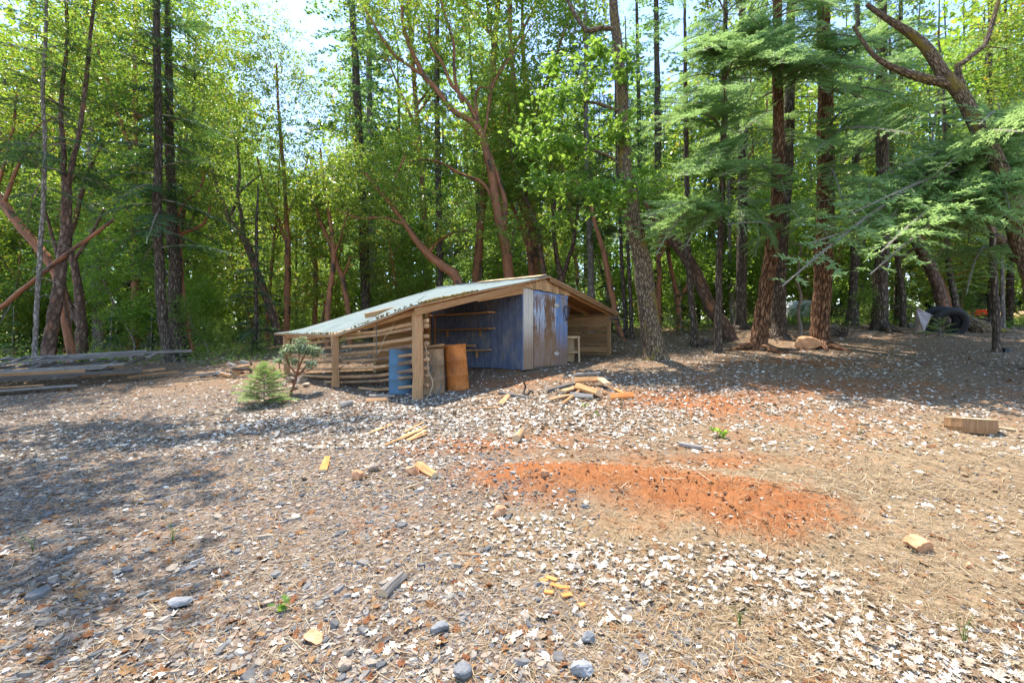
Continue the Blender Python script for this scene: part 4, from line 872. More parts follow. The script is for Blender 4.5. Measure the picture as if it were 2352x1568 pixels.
single(mb, "black_rag", MAT['rubber'], "small crumpled black rag on the shaded leaves at the right", "rag")
# a pale van-like trailer and red barrows far among the trees
c = P(1836, 744, 34); c[2] = g1(c[0], c[1]); t = thing("trailer", "white rounded camping trailer far behind the trees", "trailer", c)
wp = plain("trailer_white", (.75, .77, .8), .4); mb = MB(); prof = [(-1.25, .3), (-1.15, 1.0), (-.8, 1.42), (-.2, 1.55), (.5, 1.5), (1.0, 1.2), (1.25, .8), (1.25, .3)]
V = np.array([(x_, y_, z_) for y_ in (-.8, .8) for x_, z_ in prof]) + c; n = len(prof)
mb.add(V, [(i, i + 1, n + i + 1, n + i) for i in range(n - 1)]); mb.add(V[:n], [list(range(n))]); mb.add(V[n:], [list(range(n))[::-1]]); mb.build("body", wp, t, c)
mb = MB(); [mb.board(c + np.array([x_, -.815, 1.0]), c + np.array([x_ + .55, -.815, 1.0]), .02, .4, (0, 0, 1)) for x_ in (-.7,)]; mb.build("window", plain("dim_glass", (.2, .25, .28), .1, .5), t, c)
for x_ in (-.6, .6): mb = MB(); mb.tube([c + np.array([x_, -.84, .28]), c + np.array([x_, -.66, .28])], .27, 16); mb.build("wheel", MAT['rubber'], t, c)
rd = plain("red_enamel", (.55, .03, .02), .4)
for k, u in enumerate((2248, 2292, 2346)):
    c = P(u, 722, 30 + k); c[2] = g1(c[0], c[1]); t = thing("wheelbarrow", ["leftmost small red wheelbarrow far away among the right hand trees", "middle red wheelbarrow far away among the right hand trees", "rightmost red wheelbarrow far away beside pale firewood"][k], "wheelbarrow", c, "red wheelbarrows far off")
    mb = MB(); V = np.array([(-.55, -.35, .75), (.65, -.3, .8), (.65, .3, .8), (-.55, .35, .75), (-.3, -.2, .38), (.3, -.18, .36), (.3, .18, .36), (-.3, .2, .38)]) + c
    mb.add(V, [(0, 1, 5, 4), (1, 2, 6, 5), (2, 3, 7, 6), (3, 0, 4, 7), (4, 5, 6, 7)]); mb.build("tray", rd, t, c)
    mb = MB(); th = np.linspace(0, 2 * np.pi, 17); mb.tube([c + np.array([.6 + .2 * math.cos(a), 0, .2 + .2 * math.sin(a)]) for a in th], .04, 6, cap=False); mb.build("wheel", MAT['rubber'], t, c)
    for s_ in (-1, 1): mb = MB(); mb.tube([c + np.array([.6, s_ * .1, .2]), c + np.array([-.4, s_ * .24, .4]), c + np.array([-1.0, s_ * .3, .62])], .02, 6); mb.tube([c + np.array([-.35, s_ * .22, .4]), c + np.array([-.4, s_ * .25, 0])], .02, 6); mb.build("handle", MAT['plank_pale'], t, c)
for k in range(14):
    p = P(2312 + rng.normal(0, 18), 726, 29.0 + rng.uniform(-.5, .5)); p[2] = g1(p[0], p[1]); split_log(["pale", "round", "tan", "split", "short", "thick", "yellowish", "leaning", "cut", "lying", "stacked", "small", "fat", "bleached"][k] + " firewood log in the far heap beside the red wheelbarrows", p + np.array([0, 0, .1]), p + np.array([rng.uniform(-.4, .4), -.3, .2 + rng.uniform(0, .3)]), rng.uniform(.12, .2), 'plank_pale', "firewood", "firewood", "far firewood heap", 'round', .05)
# ------------------------------------------------------------------ foliage makers
def leaf_quads(mb, C, L, wd, up_bias=.7, out=None, mi=0, r0=0.0, r1=1.0, lobed=False, droop=0.0):
    """leaves at points C: folded lozenges, or lobed outlines"""
    n = len(C)
    if n == 0: return
    N = rng.normal(0, 1, (n, 3)); N[:, 2] = np.abs(N[:, 2]) + up_bias
    if out is not None: N += out * .6
    N /= np.linalg.norm(N, axis=1)[:, None]
    X = rng.normal(0, 1, (n, 3)); X[:, 2] -= droop; X -= N * (X * N).sum(1)[:, None]; X /= np.linalg.norm(X, axis=1)[:, None]; Y = np.cross(N, X)
    L = L * np.exp(rng.normal(0, .22, n)); rv = r0 + (r1 - r0) * rng.random(n)
    if not lobed:
        w_ = L * wd * rng.uniform(.8, 1.2, n); f = rng.uniform(.02, .16, n) * L
        q = np.stack([C - X * (L * .5)[:, None], C + X * (L * .05)[:, None] + Y * (w_ * .5)[:, None] + N * f[:, None], C + X * (L * .5)[:, None], C + X * (L * .05)[:, None] - Y * (w_ * .5)[:, None] + N * f[:, None]], 1)
        b = (np.arange(n) * 4)[:, None]; F = np.concatenate([b + np.array([[0, 2, 1]]), b + np.array([[0, 3, 2]])]); mb.add(q.reshape(-1, 3), F, np.tile(rv, 2), np.zeros((2 * n, 3, 2)), mi)
    else:
        sh = np.array([(-.5, 0), (-.2, .1), (-.25, .34), (-.02, .14), (.1, .42), (.18, .13), (.38, .27), (.5, 0), (.38, -.27), (.18, -.13), (.1, -.42), (-.02, -.14), (-.25, -.34), (-.2, -.1)]); k = len(sh)
        h = rng.normal(0, .12, (n, 1)) + .3 * sh[None, :, 1] ** 2 - .12
        V = C[:, None] + (X[:, None] * sh[None, :, :1] + Y[:, None] * sh[None, :, 1:] + N[:, None] * h[..., None]) * L[:, None, None]; V = np.concatenate([V, C[:, None]], 1)
        b = (np.arange(n) * (k + 1))[:, None]; j = np.arange(k)[None]; F = np.stack([b + j, b + (j + 1) % k, np.broadcast_to(b + k, (n, k))], -1).reshape(-1, 3)
        mb.add(V.reshape(-1, 3), F, np.repeat(rv, k), np.zeros((n * k, 3, 2)), mi)

def curve(pts, n):
    """smooth (Catmull-Rom) samples through pts rows (x, y, z, r)"""
    p = np.asarray(pts, float); p = np.vstack([2 * p[0] - p[1], p, 2 * p[-1] - p[-2]]); out = []
    m = len(p) - 3
    for t in np.linspace(0, m - 1e-6, n):
        i = int(t); f = t - i; a, b, c, d = p[i:i + 4]
        out.append(.5 * ((2 * b) + (c - a) * f + (2 * a - 5 * b + 4 * c - d) * f * f + (3 * b - a - 3 * c + d) * f ** 3))
    return np.array(out)

def limb(mb, pts, seg=10, rough=.05, step=.22, flare=0.0, cap=True):
    p = np.asarray(pts, float); L = np.linalg.norm(np.diff(p[:, :3], axis=0), axis=1).sum(); n = max(4, int(L / step)); q = curve(p, n); q[:, 3] = np.maximum(q[:, 3], .004)
    r = q[:, 3].copy()
    if flare: h = q[:, 2] - q[0, 2]; r *= 1 + flare * np.exp(-np.maximum(h, 0) / .22)
    wig = np.cumsum(rng.normal(0, 1, (n, 2)), 0); wig -= np.linspace(0, 1, n)[:, None] * wig[-1]; q[:, :2] += wig * .012 * r[:, None] / (r.mean() + 1e-6) * .6
    mb.tube(q[:, :3], r, seg, rough, cap); return q

def twigs_to(mb, skel, centers, r=.012, zbias=.5, seg=4, maxn=None):
    """thin bent branches to each clump, each from the nearest point of the limbs or of the branches already grown"""
    S = skel.copy(); centers = np.asarray(centers); d0 = np.array([((S[:, :3] - c) ** 2).sum(1).min() for c in centers])
    for c in centers[np.argsort(d0)]:
        d2 = ((S[:, :3] - c) ** 2).sum(1) + np.maximum(0, S[:, 2] - c[2] + .1) ** 2 * 4; k = int(np.argmin(d2)); s = S[k, :3]; L = np.linalg.norm(c - s)
        m = s * .5 + c * .5 + rng.normal(0, .09 * L, 3) + np.array([0, 0, -.07 * L]); r0 = min(S[k, 3] * .75, r * (.6 + .6 * L))
        q = np.array([s, s * .6 + m * .4, m, m * .45 + c * .55, c]); rr = np.array([1, .85, .7, .55, .4]) * r0
        mb.tube(q, rr, seg, 0, False); S = np.vstack([S, np.column_stack([q[1:], rr[1:]])])

def in_blobs(blobs, n):
    """points spread through ellipsoids (x, y, z, rx, ry, rz), more of them near the shell"""
    w_ = np.array([b[3] * b[4] * b[5] for b in blobs]) ** .75; k = rng.choice(len(blobs), n, p=w_ / w_.sum()); B = np.array(blobs)[k]
    v = rng.normal(0, 1, (n, 3)); v /= np.linalg.norm(v, axis=1)[:, None]; return B[:, :3] + v * B[:, 3:] * (rng.random(n) ** .42)[:, None]

def broad_crown(mbt, mbl, skel, blobs, n_clumps, per, rc, L, wd=.42, lobed=False, twig_r=.012, r0=0.0, r1=1.0):
    n_clumps = int(n_clumps * 1.7)
    C = in_blobs(blobs, n_clumps); twigs_to(mbt, skel, C, twig_r)
    # each clump is a few whorls so that light and dark gather in tufts
    tone = rng.uniform(-.25, .25, n_clumps); cs = rc * rng.uniform(.6, 1.35, n_clumps)
    sub = 5; W_ = C[:, None] + rng.normal(0, 1, (n_clumps, sub, 3)) * cs[:, None, None] * np.array([.62, .62, .4]); W_ = W_.reshape(-1, 3)
    m = max(1, int(per / sub)); P_ = W_[:, None] + rng.normal(0, 1, (len(W_), m, 3)) * L * .75 * np.array([1, 1, .6]); out = (P_ - np.repeat(C, sub, 0)[:, None]).reshape(-1, 3); out /= np.linalg.norm(out, axis=1)[:, None] + 1e-6
    leaf_quads(mbl, P_.reshape(-1, 3), L, wd, .7, out, 0, r0, r1, lobed)

# ---- fir boughs: a drooping limb, flat side branchlets, rows of needle teeth
def needle_rows(segs, tooth, pitch, lift=.25):
    """segs: list of (p, q, up); teeth stand out on both sides of each segment"""
    V = []; T = []
    for p, q, n in segs:
        d = q - p; L = np.linalg.norm(d)
        if L < 1e-4: continue
        d = d / L; s = np.cross(n, d); s /= np.linalg.norm(s) + 1e-9; k = max(2, int(L / pitch)); t = (np.arange(k) + rng.random(k) * .7) / k
        base = p + d * (t * L)[:, None]; tl = tooth * rng.uniform(.7, 1.15, k) * np.clip(1.25 - t * .5, .5, 1)
        for sg in (1, -1):
            dirv = d * .55 + s * sg * rng.uniform(.6, 1.0, k)[:, None] + n * rng.normal(lift * .5, lift, k)[:, None]; dirv /= np.linalg.norm(dirv, axis=1)[:, None]
            V.append(np.stack([base - d * pitch * .5, base + d * pitch * .5, base + dirv * tl[:, None]], 1)); T.append(np.full(k, t.mean()))
        V.append(np.array([[q - d * pitch * .5 - s * pitch * .25, q - d * pitch * .5 + s * pitch * .25, q + d * tooth * .8]])); T.append(np.array([1.0]))
    V = np.concatenate(V); return V.reshape(-1, 3), np.arange(len(V) * 3).reshape(-1, 3)
def bough_mesh(L, sp2, sp3, tooth, pitch, droop=.16, wid=.36):
    segs = []; n = 9; t = np.linspace(0, 1, n); curl = rng.normal(0, .06)
    ax = np.stack([t * L, curl * L * t ** 2, -droop * L * t ** 1.7 + .06 * L * np.sin(t * math.pi) + .03 * L * t ** 4], -1); tw = MB(); tw.tube(ax, np.linspace(.011 * L, .002 * L, n), 5, 0, False)
    up = np.array([0, 0, 1.0])
    def at(tt): i = min(int(tt * (n - 1)), n - 2); f = tt * (n - 1) - i; return ax[i] * (1 - f) + ax[i + 1] * f
    tt = .12; side = 1
    while tt < 1:
        p = at(tt); l2 = (wid * L * (1 - tt) ** .75 * (min(1, tt * 3.2)) + .06) * rng.uniform(.65, 1.15); a = R(rng.uniform(42, 62)) * side
        d = nrm([math.cos(a), math.sin(a), rng.normal(-.12, .1)]); q = p + d * l2 + np.array([0, 0, -.1 * l2]); m = (p + q) / 2 + np.array([0, 0, .05 * l2]); nn = nrm(up + rng.normal(0, .2, 3))
        segs += [(p, m, nn), (m, q, nn)]; tw.tube([p, m, q], [.0035, .0025, .0012], 3, 0, False)
        s = sp3 * .7
        while s < l2 - .02:
            for sd in (1, -1):
                b = p + (q - p) * (s / l2) + np.array([0, 0, .04 * l2 * math.sin(math.pi * s / l2)]); l3 = min(.34 * (l2 - s) + .035, .2) * rng.uniform(.6, 1.2); e = nrm(d * .75 + np.cross(nn, d) * sd * rng.uniform(.5, .9) + np.array([0, 0, rng.normal(-.18, .16)])); segs.append((b, b + e * l3, nn))
            s += sp3 * rng.uniform(.75, 1.25)
        tt += sp2 / L * rng.uniform(.7, 1.3); side = -side
    segs += [(at(a_), at(a_ + .08), up) for a_ in np.arange(.45, .92, .08)]
    V, F = needle_rows(segs, tooth, pitch); return V, F, tw

FIRM = [MAT['needle'], MAT['twig']]
def bough_data(L, sp2, sp3, tooth, pitch, mats, **k):
    V, F, tw = bough_mesh(L, sp2, sp3, tooth, pitch, **k); mb = MB(); c = V[F].mean(1); rv = np.clip(.15 + .75 * c[:, 0] / L * rng.uniform(.5, 1.2, len(F)) + rng.normal(0, .12, len(F)), 0, 1)
    mb.add(V, F, rv, np.zeros((len(F), 3, 2)))
    base = mb.n
    for v in tw.v: mb.v.append(v); mb.n += len(v)
    for f, r_, u, mi in tw.f: mb.f.append((f + base, r_, u, 1))
    o = mb.build("bough", mats); me = o.data; bpy.data.objects.remove(o); return me
NEAR = [bough_data(2.6, .085, .075, .04, .022, FIRM, droop=rng.uniform(.14, .42)) for _ in range(6)]
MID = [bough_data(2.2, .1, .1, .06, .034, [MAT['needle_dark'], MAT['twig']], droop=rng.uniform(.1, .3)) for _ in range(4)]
YOUNG = [bough_data(.6, .035, .05, .026, .014, [MAT['needle_young'], MAT['twig']], droop=rng.uniform(.0, .12), wid=.42) for _ in range(3)]

def add_bough(parent, org, me, base, az, pitch, L, L0, roll=0.0, name="bough"):
    o = bpy.data.objects.new(name, me); COL.objects.link(o); o.parent = parent; s = L / L0
    o.matrix_local = Matrix.Translation(Vector(np.asarray(base) - org)) @ Matrix.Rotation(az, 4, 'Z') @ Matrix.Rotation(-pitch, 4, 'Y') @ Matrix.Rotation(roll, 4, 'X') @ Matrix.Scale(s, 4); return o
def dead_twigs(mb, q, z0, z1, n, L=(.4, 1.6)):
    for _ in range(n):
        z = rng.uniform(z0, z1); k = int(np.argmin(abs(q[:, 2] - z))); a = rng.uniform(0, 6.28); l = rng.uniform(*L); p = q[k, :3]; e = p + np.array([math.cos(a) * l, math.sin(a) * l, rng.uniform(-.45, .12) * l]); m = (p + e) / 2 + np.array([0, 0, .08 * l])
        mb.tube([p, m, e], [.014, .01, .003], 4, 0, False)
        for s in (.5, .75): b = p + (e - p) * s; mb.tube([b, b + rng.normal(0, .16 * l, 3)], [.005, .002], 3, 0, False)

# ------------------------------------------------------------------ the trees one can point to
def trunk_pts(tab, d, base_first=True, dd=0.0):
    """rows (u, v, width) at depth d -> (x, y, z, r); dd: how much nearer the top is"""
    out = []; n = len(tab)
    for i, (u, v, w_) in enumerate(tab):
        de = d - dd * i / max(1, n - 1); p = P(u, v, de); out.append([*p, w_ / FOC * de / 2])
    if base_first: out[0][2] = g1(out[0][0], out[0][1]) - .12
    return out
def new_tree(name, label, pts, cat="tree", group=None):
    b = np.array([pts[0][0], pts[0][1], g1(pts[0][0], pts[0][1])]); return thing(name, label, cat, b, group), b
def blobs_px(lst, d, sq=.75): return [(*P(u, v, d + dz), r_, r_, r_ * sq) for u, v, r_, dz in lst]

def madrone(label, d, main, limbs, crown, mat_="madrone_bark", n=150, per=42, rc=.42, L=.105, dd=0.0, extra=None, flare=.45, leaf='leaf_madrone', name="madrone_tree", lobed=False, tw=.014, wd=.42, cat="tree", r1=1.0, sq=.75):
    pts = trunk_pts(main, d, dd=dd); t, b = new_tree(name, label, pts, cat); mt = MB(); q = [limb(mt, pts, 12, .045, .2, flare)]
    for lm in limbs: q.append(limb(mt, trunk_pts(lm, d, False, dd), 9, .04, .2))
    skel = np.vstack(q); ml = MB(); bl = blobs_px(crown, d, sq)
    if extra: bl += extra
    broad_crown(mt, ml, skel, bl, n, per, rc, L, wd, lobed, tw, 0.0, r1); mt.build("trunk", MAT[mat_], t, b, True); ml.build("crown", MAT[leaf], t, b); return t
# big many-stemmed madrone behind the shed
madrone("large many stemmed orange madrone rising behind the shed roof", 17.5, [(1182, 690, 24), (1168, 600, 23), (1152, 520, 22), (1138, 440, 20), (1118, 340, 18), (1092, 285, 15), (1043, 255, 13), (1000, 200, 12), (973, 170, 11), (935, 90, 10), (924, 40, 8), (922, -40, 6), (915, -130, 4)],
        [[(1156, 535, 14), (1160, 470, 12), (1140, 400, 11), (1110, 320, 10), (1095, 273, 9), (1075, 235, 9), (1040, 195, 8), (1020, 150, 7), (990, 105, 6), (985, 60, 5)], [(1098, 290, 9), (1092, 224, 6), (1105, 200, 5), (1134, 213, 4)], [(1060, 235, 9), (1046, 182, 8), (1043, 105, 7), (1029, 52, 6), (1011, -10, 5), (1000, -90, 4)], [(1110, 320, 7), (1120, 260, 6), (1135, 190, 5), (1180, 120, 4), (1220, 60, 3)], [(973, 175, 8), (900, 120, 6), (850, 40, 5), (820, -20, 4)], [(1140, 470, 9), (1110, 420, 8), (1060, 400, 7), (1000, 370, 5), (940, 370, 4)]],
        [(900, 60, 2.0, 0), (840, 0, 1.6, .5), (980, 40, 1.8, -.5), (1060, 60, 1.9, .5), (1130, 120, 1.6, -.6), (1180, 70, 1.8, .4), (960, 270, 1.5, -.8), (1010, 330, 1.4, -.8), (1150, 330, 1.3, -.9), (1080, 480, 1.1, -1.2), (1200, 240, 1.5, 0), (1040, 450, 1.2, -1), (940, 180, 1.2, .6), (1160, 540, 1.0, -1.0), (1000, -80, 2.2, 0), (1130, -60, 2.0, 0)], n=300, per=46)
madrone("orange madrone leaning left out from behind the shed roof", 16.2, [(1078, 690, 22), (1051, 650, 21), (1015, 612, 20), (978, 580, 18), (950, 545, 15), (936, 523, 13), (905, 480, 11), (876, 443, 9), (840, 400, 7)], [[(985, 588, 9), (1000, 560, 6), (1040, 535, 5), (1075, 530, 4)], [(930, 515, 8), (880, 500, 6), (820, 500, 5), (770, 480, 4)], [(905, 480, 7), (905, 420, 5), (930, 360, 4)]],
        [(850, 400, 1.3, 0), (790, 470, 1.1, -.4), (900, 350, 1.3, .4), (1010, 520, .9, -.5), (930, 440, 1.0, -.8), (1060, 540, .8, -.2), (760, 420, 1.1, .5), (870, 520, .8, -.6)], n=165, per=44)
madrone("tall madrone with round sunlit crown left of the sky gap", 20.5, [(660, 760, 15), (661, 700, 14), (660, 600, 13), (660, 540, 11), (655, 470, 9), (650, 380, 8), (640, 260, 6), (635, 150, 4)], [[(660, 560, 8), (640, 500, 7), (610, 430, 5), (590, 360, 4)], [(658, 500, 7), (690, 430, 5), (710, 350, 4)]],
        [(650, 130, 1.6, 0), (700, 190, 1.6, .3), (600, 220, 1.5, 0), (740, 270, 1.5, -.4), (650, 300, 1.7, -.6), (580, 350, 1.4, -.2), (720, 390, 1.5, -.6), (660, 440, 1.3, -1.0), (610, 470, 1.1, -.6), (760, 480, 1.2, -.6)], n=260, per=46, rc=.5)
madrone("slender orange madrone nearest the roof's low left slope", 18.0, [(752, 730, 13), (755, 700, 12), (766, 602, 11), (764, 560, 10), (757, 500, 8), (745, 420, 6), (735, 340, 4)], [[(765, 590, 6), (785, 540, 5), (800, 480, 4)]], [(740, 400, 1.2, 0), (790, 440, 1.1, .4), (720, 480, 1.0, .4), (780, 350, 1.2, 0), (800, 540, .7, .2)], n=85)
madrone("bending orange madrone left of the orange leaner", 18.8, [(806, 720, 12), (800, 700, 12), (790, 650, 12), (780, 620, 11), (760, 565, 10), (745, 530, 9), (730, 490, 7), (715, 430, 5)], [[(785, 640, 6), (800, 610, 5), (803, 590, 4)]], [(700, 420, 1.1, 0), (760, 460, 1.0, .3), (840, 560, .8, .5), (700, 540, .7, .2)], n=60)
madrone("forked madrone with banded orange bark left of the shed", 22.0, [(722, 720, 11), (724, 660, 11), (722, 590, 10), (712, 550, 8), (702, 520, 6), (690, 470, 5)], [[(722, 600, 7), (728, 560, 6), (730, 520, 5)]], [(700, 470, 1.4, 0), (745, 500, 1.2, 0), (680, 560, .9, 0), (640, 580, .9, .4)], n=70, mat_='madrone_bark')
madrone("pair of dark madrone stems in a vee behind the gable", 20.0, [(1292, 720, 16), (1290, 650, 15), (1280, 590, 11), (1273, 545, 10), (1272, 480, 9), (1271, 418, 8), (1262, 330, 6), (1250, 240, 4)], [[(1290, 650, 11), (1305, 600, 10), (1317, 558, 9), (1325, 510, 8), (1330, 450, 6), (1345, 370, 4)]],
        [(1250, 260, 1.6, 0), (1300, 180, 1.7, .4), (1340, 300, 1.5, .5), (1210, 330, 1.3, .2), (1270, 420, 1.1, -.4), (1340, 430, 1.1, .6), (1290, 80, 1.7, .3), (1240, 160, 1.5, 0), (1380, 120, 1.5, .8), (1360, 20, 1.6, .6)], n=210, per=44, mat_='madrone_dark')
madrone("dark madrone leaning left directly behind the roof ridge", 19.0, [(1255, 720, 13), (1250, 640, 12), (1240, 570, 11), (1232, 520, 10), (1215, 475, 9), (1199, 436, 8), (1180, 380, 6), (1170, 300, 4)], [[(1235, 530, 5), (1270, 500, 4), (1290, 470, 3)]], [(1180, 330, 1.3, 0), (1230, 420, 1.2, -.3), (1150, 420, 1.1, -.3), (1210, 500, .9, -.5), (1260, 540, .8, -.6)], n=110, mat_='madrone_dark')
madrone("pinkish red madrone with peeling bark right of the shed", 17.2, [(1432, 800, 14), (1425, 760, 13), (1413, 707, 13), (1400, 640, 13), (1387, 576, 12), (1376, 540, 10), (1365, 506, 9), (1355, 450, 7)], [], [(1350, 420, 1.0, .3), (1390, 470, .8, .5), (1330, 480, .8, .4)], n=45)
# left group
madrone("dark forked madrone at the left edge with two upright orange stems", 13.5, [(105, 847, 27), (113, 780, 25), (124, 720, 24), (136, 665, 22), (142, 580, 21), (148, 506, 20), (152, 436, 18), (147, 390, 11), (147, 350, 10), (141, 260, 9), (145, 190, 8), (154, 105, 7), (153, 20, 6), (150, -80, 4)],
        [[(152, 440, 12), (162, 410, 11), (168, 380, 10), (180, 310, 9), (189, 245, 9), (200, 150, 8), (210, 52, 7), (220, -20, 6), (240, -100, 4)], [(146, 250, 5), (110, 220, 4), (60, 200, 3)]],
        [(110, 60, 1.3, .3), (200, 110, 1.2, -.3), (60, 180, 1.2, 0), (250, 30, 1.3, .5), (160, 240, 1.0, .7), (40, 330, 1.0, .5), (250, 200, 1.1, .8), (90, -60, 1.6, -.5), (230, -70, 1.5, -.5)], n=170, per=38, mat_='madrone_dark')
madrone("orange madrone stem leaning far out to the upper left", 14.2, [(170, 838, 16), (150, 740, 17), (131, 640, 18), (98, 585, 18), (63, 540, 18), (28, 495, 18), (0, 455, 17), (-60, 400, 14), (-140, 340, 10)], [[(10, 470, 9), (30, 420, 8), (50, 370, 6), (80, 300, 5), (120, 270, 4)], [(-10, 445, 7), (10, 370, 6), (30, 290, 5), (40, 200, 4)]],
        [(40, 240, 1.2, .3), (0, 120, 1.4, .4), (110, 300, 1.0, .4), (-60, 250, 1.5, 0), (20, 400, .8, .6), (90, 420, .7, .8)], n=110, per=38)
madrone("brown vee shaped madrone left of the big fir pair", 15.8, [(190, 815, 24), (186, 770, 22), (188, 740, 20), (180, 660, 16), (170, 600, 14), (159, 560, 12), (168, 520, 11), (179, 480, 9), (200, 400, 7), (235, 330, 5)], [[(188, 755, 15), (160, 700, 13), (140, 640, 11), (135, 600, 9), (120, 540, 7), (100, 470, 5)], [(170, 600, 8), (210, 540, 6), (240, 480, 5)]],
        [(240, 310, 1.3, 0), (200, 420, 1.0, .4), (120, 460, 1.0, .3), (290, 400, 1.1, .4), (250, 480, .9, .6), (310, 250, 1.3, .3), (280, 120, 1.4, .4), (320, 20, 1.5, .3)], n=150, per=40, mat_='madrone_dark')
madrone("dark madrone leaning left beside the drooping conifer", 19.5, [(640, 795, 20), (637, 770, 19), (620, 715, 18), (603, 665, 17), (585, 615, 16), (569, 568, 16), (548, 532, 14), (529, 506, 12), (515, 470, 10), (500, 430, 8), (480, 360, 6)], [[(560, 548, 10), (556, 500, 9), (546, 450, 7), (550, 400, 6), (545, 330, 4)], [(525, 500, 7), (540, 470, 6), (552, 440, 5), (600, 400, 4)]],
        [(480, 330, 1.4, 0), (540, 280, 1.5, .2), (450, 430, 1.1, 0), (560, 400, 1.1, .3), (500, 200, 1.6, .3), (580, 130, 1.5, .6), (450, 90, 1.6, .3), (520, 40, 1.7, .5), (600, 40, 1.2, .6), (420, 250, 1.2, 0)], n=220, per=44, mat_='madrone_dark')
madrone("small bent madrone branch tree between the fir pair and the dark leaner", 17.0, [(445, 800, 9), (428, 720, 9), (418, 640, 8), (412, 575, 8), (415, 540, 8), (440, 528, 7), (468, 512, 6), (485, 470, 5)], [[(413, 560, 7), (408, 500, 6), (425, 465, 6), (455, 440, 5), (470, 400, 4)]], [(480, 460, .8, 0), (470, 390, .9, .2), (430, 420, .7, .4), (500, 520, .6, .3)], n=55)
# oak with bright lobed leaves
madrone("thick mossy oak trunk with bright lobed leaves right of the shed", 12.2, [(1505, 826, 50), (1500, 790, 46), (1488, 700, 43), (1477, 620, 40), (1465, 555, 37), (1452, 490, 35), (1448, 440, 33), (1436, 390, 31), (1432, 320, 29), (1432, 240, 26), (1426, 160, 24), (1418, 80, 22), (1410, 10, 20), (1405, -80, 17)],
        [[(1420, 75, 12), (1395, 63, 11), (1350, 72, 10), (1344, 66, 9), (1325, 40, 9), (1305, 5, 8), (1290, -40, 6)], [(1450, 480, 9), (1400, 470, 7), (1340, 430, 5), (1290, 390, 4)], [(1432, 260, 9), (1380, 240, 7), (1320, 230, 5), (1270, 240, 4)], [(1446, 400, 8), (1400, 360, 6), (1340, 340, 5), (1270, 330, 4)], [(1428, 200, 7), (1450, 150, 6), (1480, 130, 4)]],
        [(1290, 225, .6, -.6), (1350, 180, .6, -.5), (1230, 330, .6, -.3), (1310, 335, .65, -.7), (1390, 290, .6, -.5), (1340, 430, .6, -.8), (1420, 425, .45, -.9), (1250, 420, .5, -.4), (1390, 130, .55, -.6), (1460, 385, .4, -.9), (1205, 290, .4, -.3), (1290, 500, .4, -.5), (1400, 470, .6, -.8), (1440, 150, .4, -.7), (1270, 140, .4, 0)], n=52, per=26, rc=.3, L=.165, sq=.34, leaf='leaf_oak', mat_='oak_bark', name="oak_tree", lobed=True, flare=.5)
# leaning trunks at the right
madrone("dark trunk leaning steeply left between oak and firs", 15.5, [(1678, 785, 30), (1668, 755, 28), (1636, 710, 28), (1601, 632, 28), (1575, 585, 26), (1552, 556, 24), (1535, 540, 20), (1505, 505, 14), (1480, 460, 9)], [], [(1480, 440, 1.0, .4), (1530, 470, .9, .6)], n=40, mat_='madrone_dark', leaf='leaf_oak')
madrone("big dark limbed tree at the right edge curving up to the left", 10.4, [(2395, 850, 40), (2385, 700, 38), (2365, 600, 37), (2342, 545, 36), (2322, 440, 34), (2287, 365, 32), (2255, 312, 30), (2220, 240, 28), (2187, 192, 26), (2160, 165, 24), (2130, 115, 22), (2100, 85, 19), (2065, 62, 16), (2030, 40, 12), (1990, 10, 9)],
        [[(2187, 195, 22), (2150, 186, 20), (2093, 172, 18), (2040, 150, 13), (2000, 120, 9), (1960, 60, 7)], [(2240, 285, 14), (2200, 160, 13), (2215, 145, 12), (2233, 130, 11), (2255, 112, 10), (2268, 95, 10), (2285, 40, 9), (2300, -20, 8)]],
        [(2300, 90, .7, .6), (2330, 170, .7, .6), (2270, 240, .5, .9), (2340, 20, .7, .6), (2120, 20, .5, .8), (2350, 260, .6, .9), (2080, 240, .5, 1.2), (2250, 20, .4, 1.0)], n=110, per=34, mat_='oak_bark', rc=.3, L=.085)
madrone("leaning dark orange streaked madrone above the tyres", 17.8, [(2175, 735, 24), (2169, 715, 24), (2155, 660, 23), (2140, 620, 22), (2122, 585, 22), (2106, 557, 21), (2085, 510, 20), (2066, 470, 18), (2050, 420, 15), (2030, 360, 10)], [[(2110, 565, 6), (2060, 590, 5), (2010, 560, 4)]], [(2040, 340, 1.0, .6), (2090, 400, .9, .8), (2000, 420, .9, .8), (2120, 480, .7, .9)], n=70, mat_='madrone_dark')
madrone("mossy arching trunk crossing behind the right edge tree", 13.5, [(2480, 760, 30), (2440, 690, 30), (2390, 625, 28), (2352, 592, 27), (2325, 570, 25), (2300, 548, 20), (2275, 535, 14), (2250, 524, 10), (2220, 520, 6)], [], [(2240, 500, .6, .5), (2300, 480, .7, .7)], n=30, mat_='oak_bark')
madrone("orange upright madrone pole behind the oak", 18.5, [(1511, 775, 12), (1511, 707, 12), (1512, 640, 11), (1512, 582, 10), (1518, 530, 8), (1522, 460, 5)], [[(1512, 600, 6), (1525, 570, 5), (1530, 540, 4)]], [(1520, 440, 1.0, .6), (1560, 480, .8, .8)], n=40)
madrone("forked young tree shaped like a wye behind the leaning trunk", 19.0, [(1562, 770, 14), (1560, 720, 12), (1558, 682, 11), (1548, 640, 9), (1538, 590, 7), (1532, 540, 6), (1525, 480, 4)], [[(1558, 690, 9), (1570, 670, 8), (1580, 648, 7), (1590, 610, 5)]], [(1540, 480, .9, 0), (1600, 580, .7, 0), (1580, 500, .8, .3)], n=45, leaf='leaf_oak')

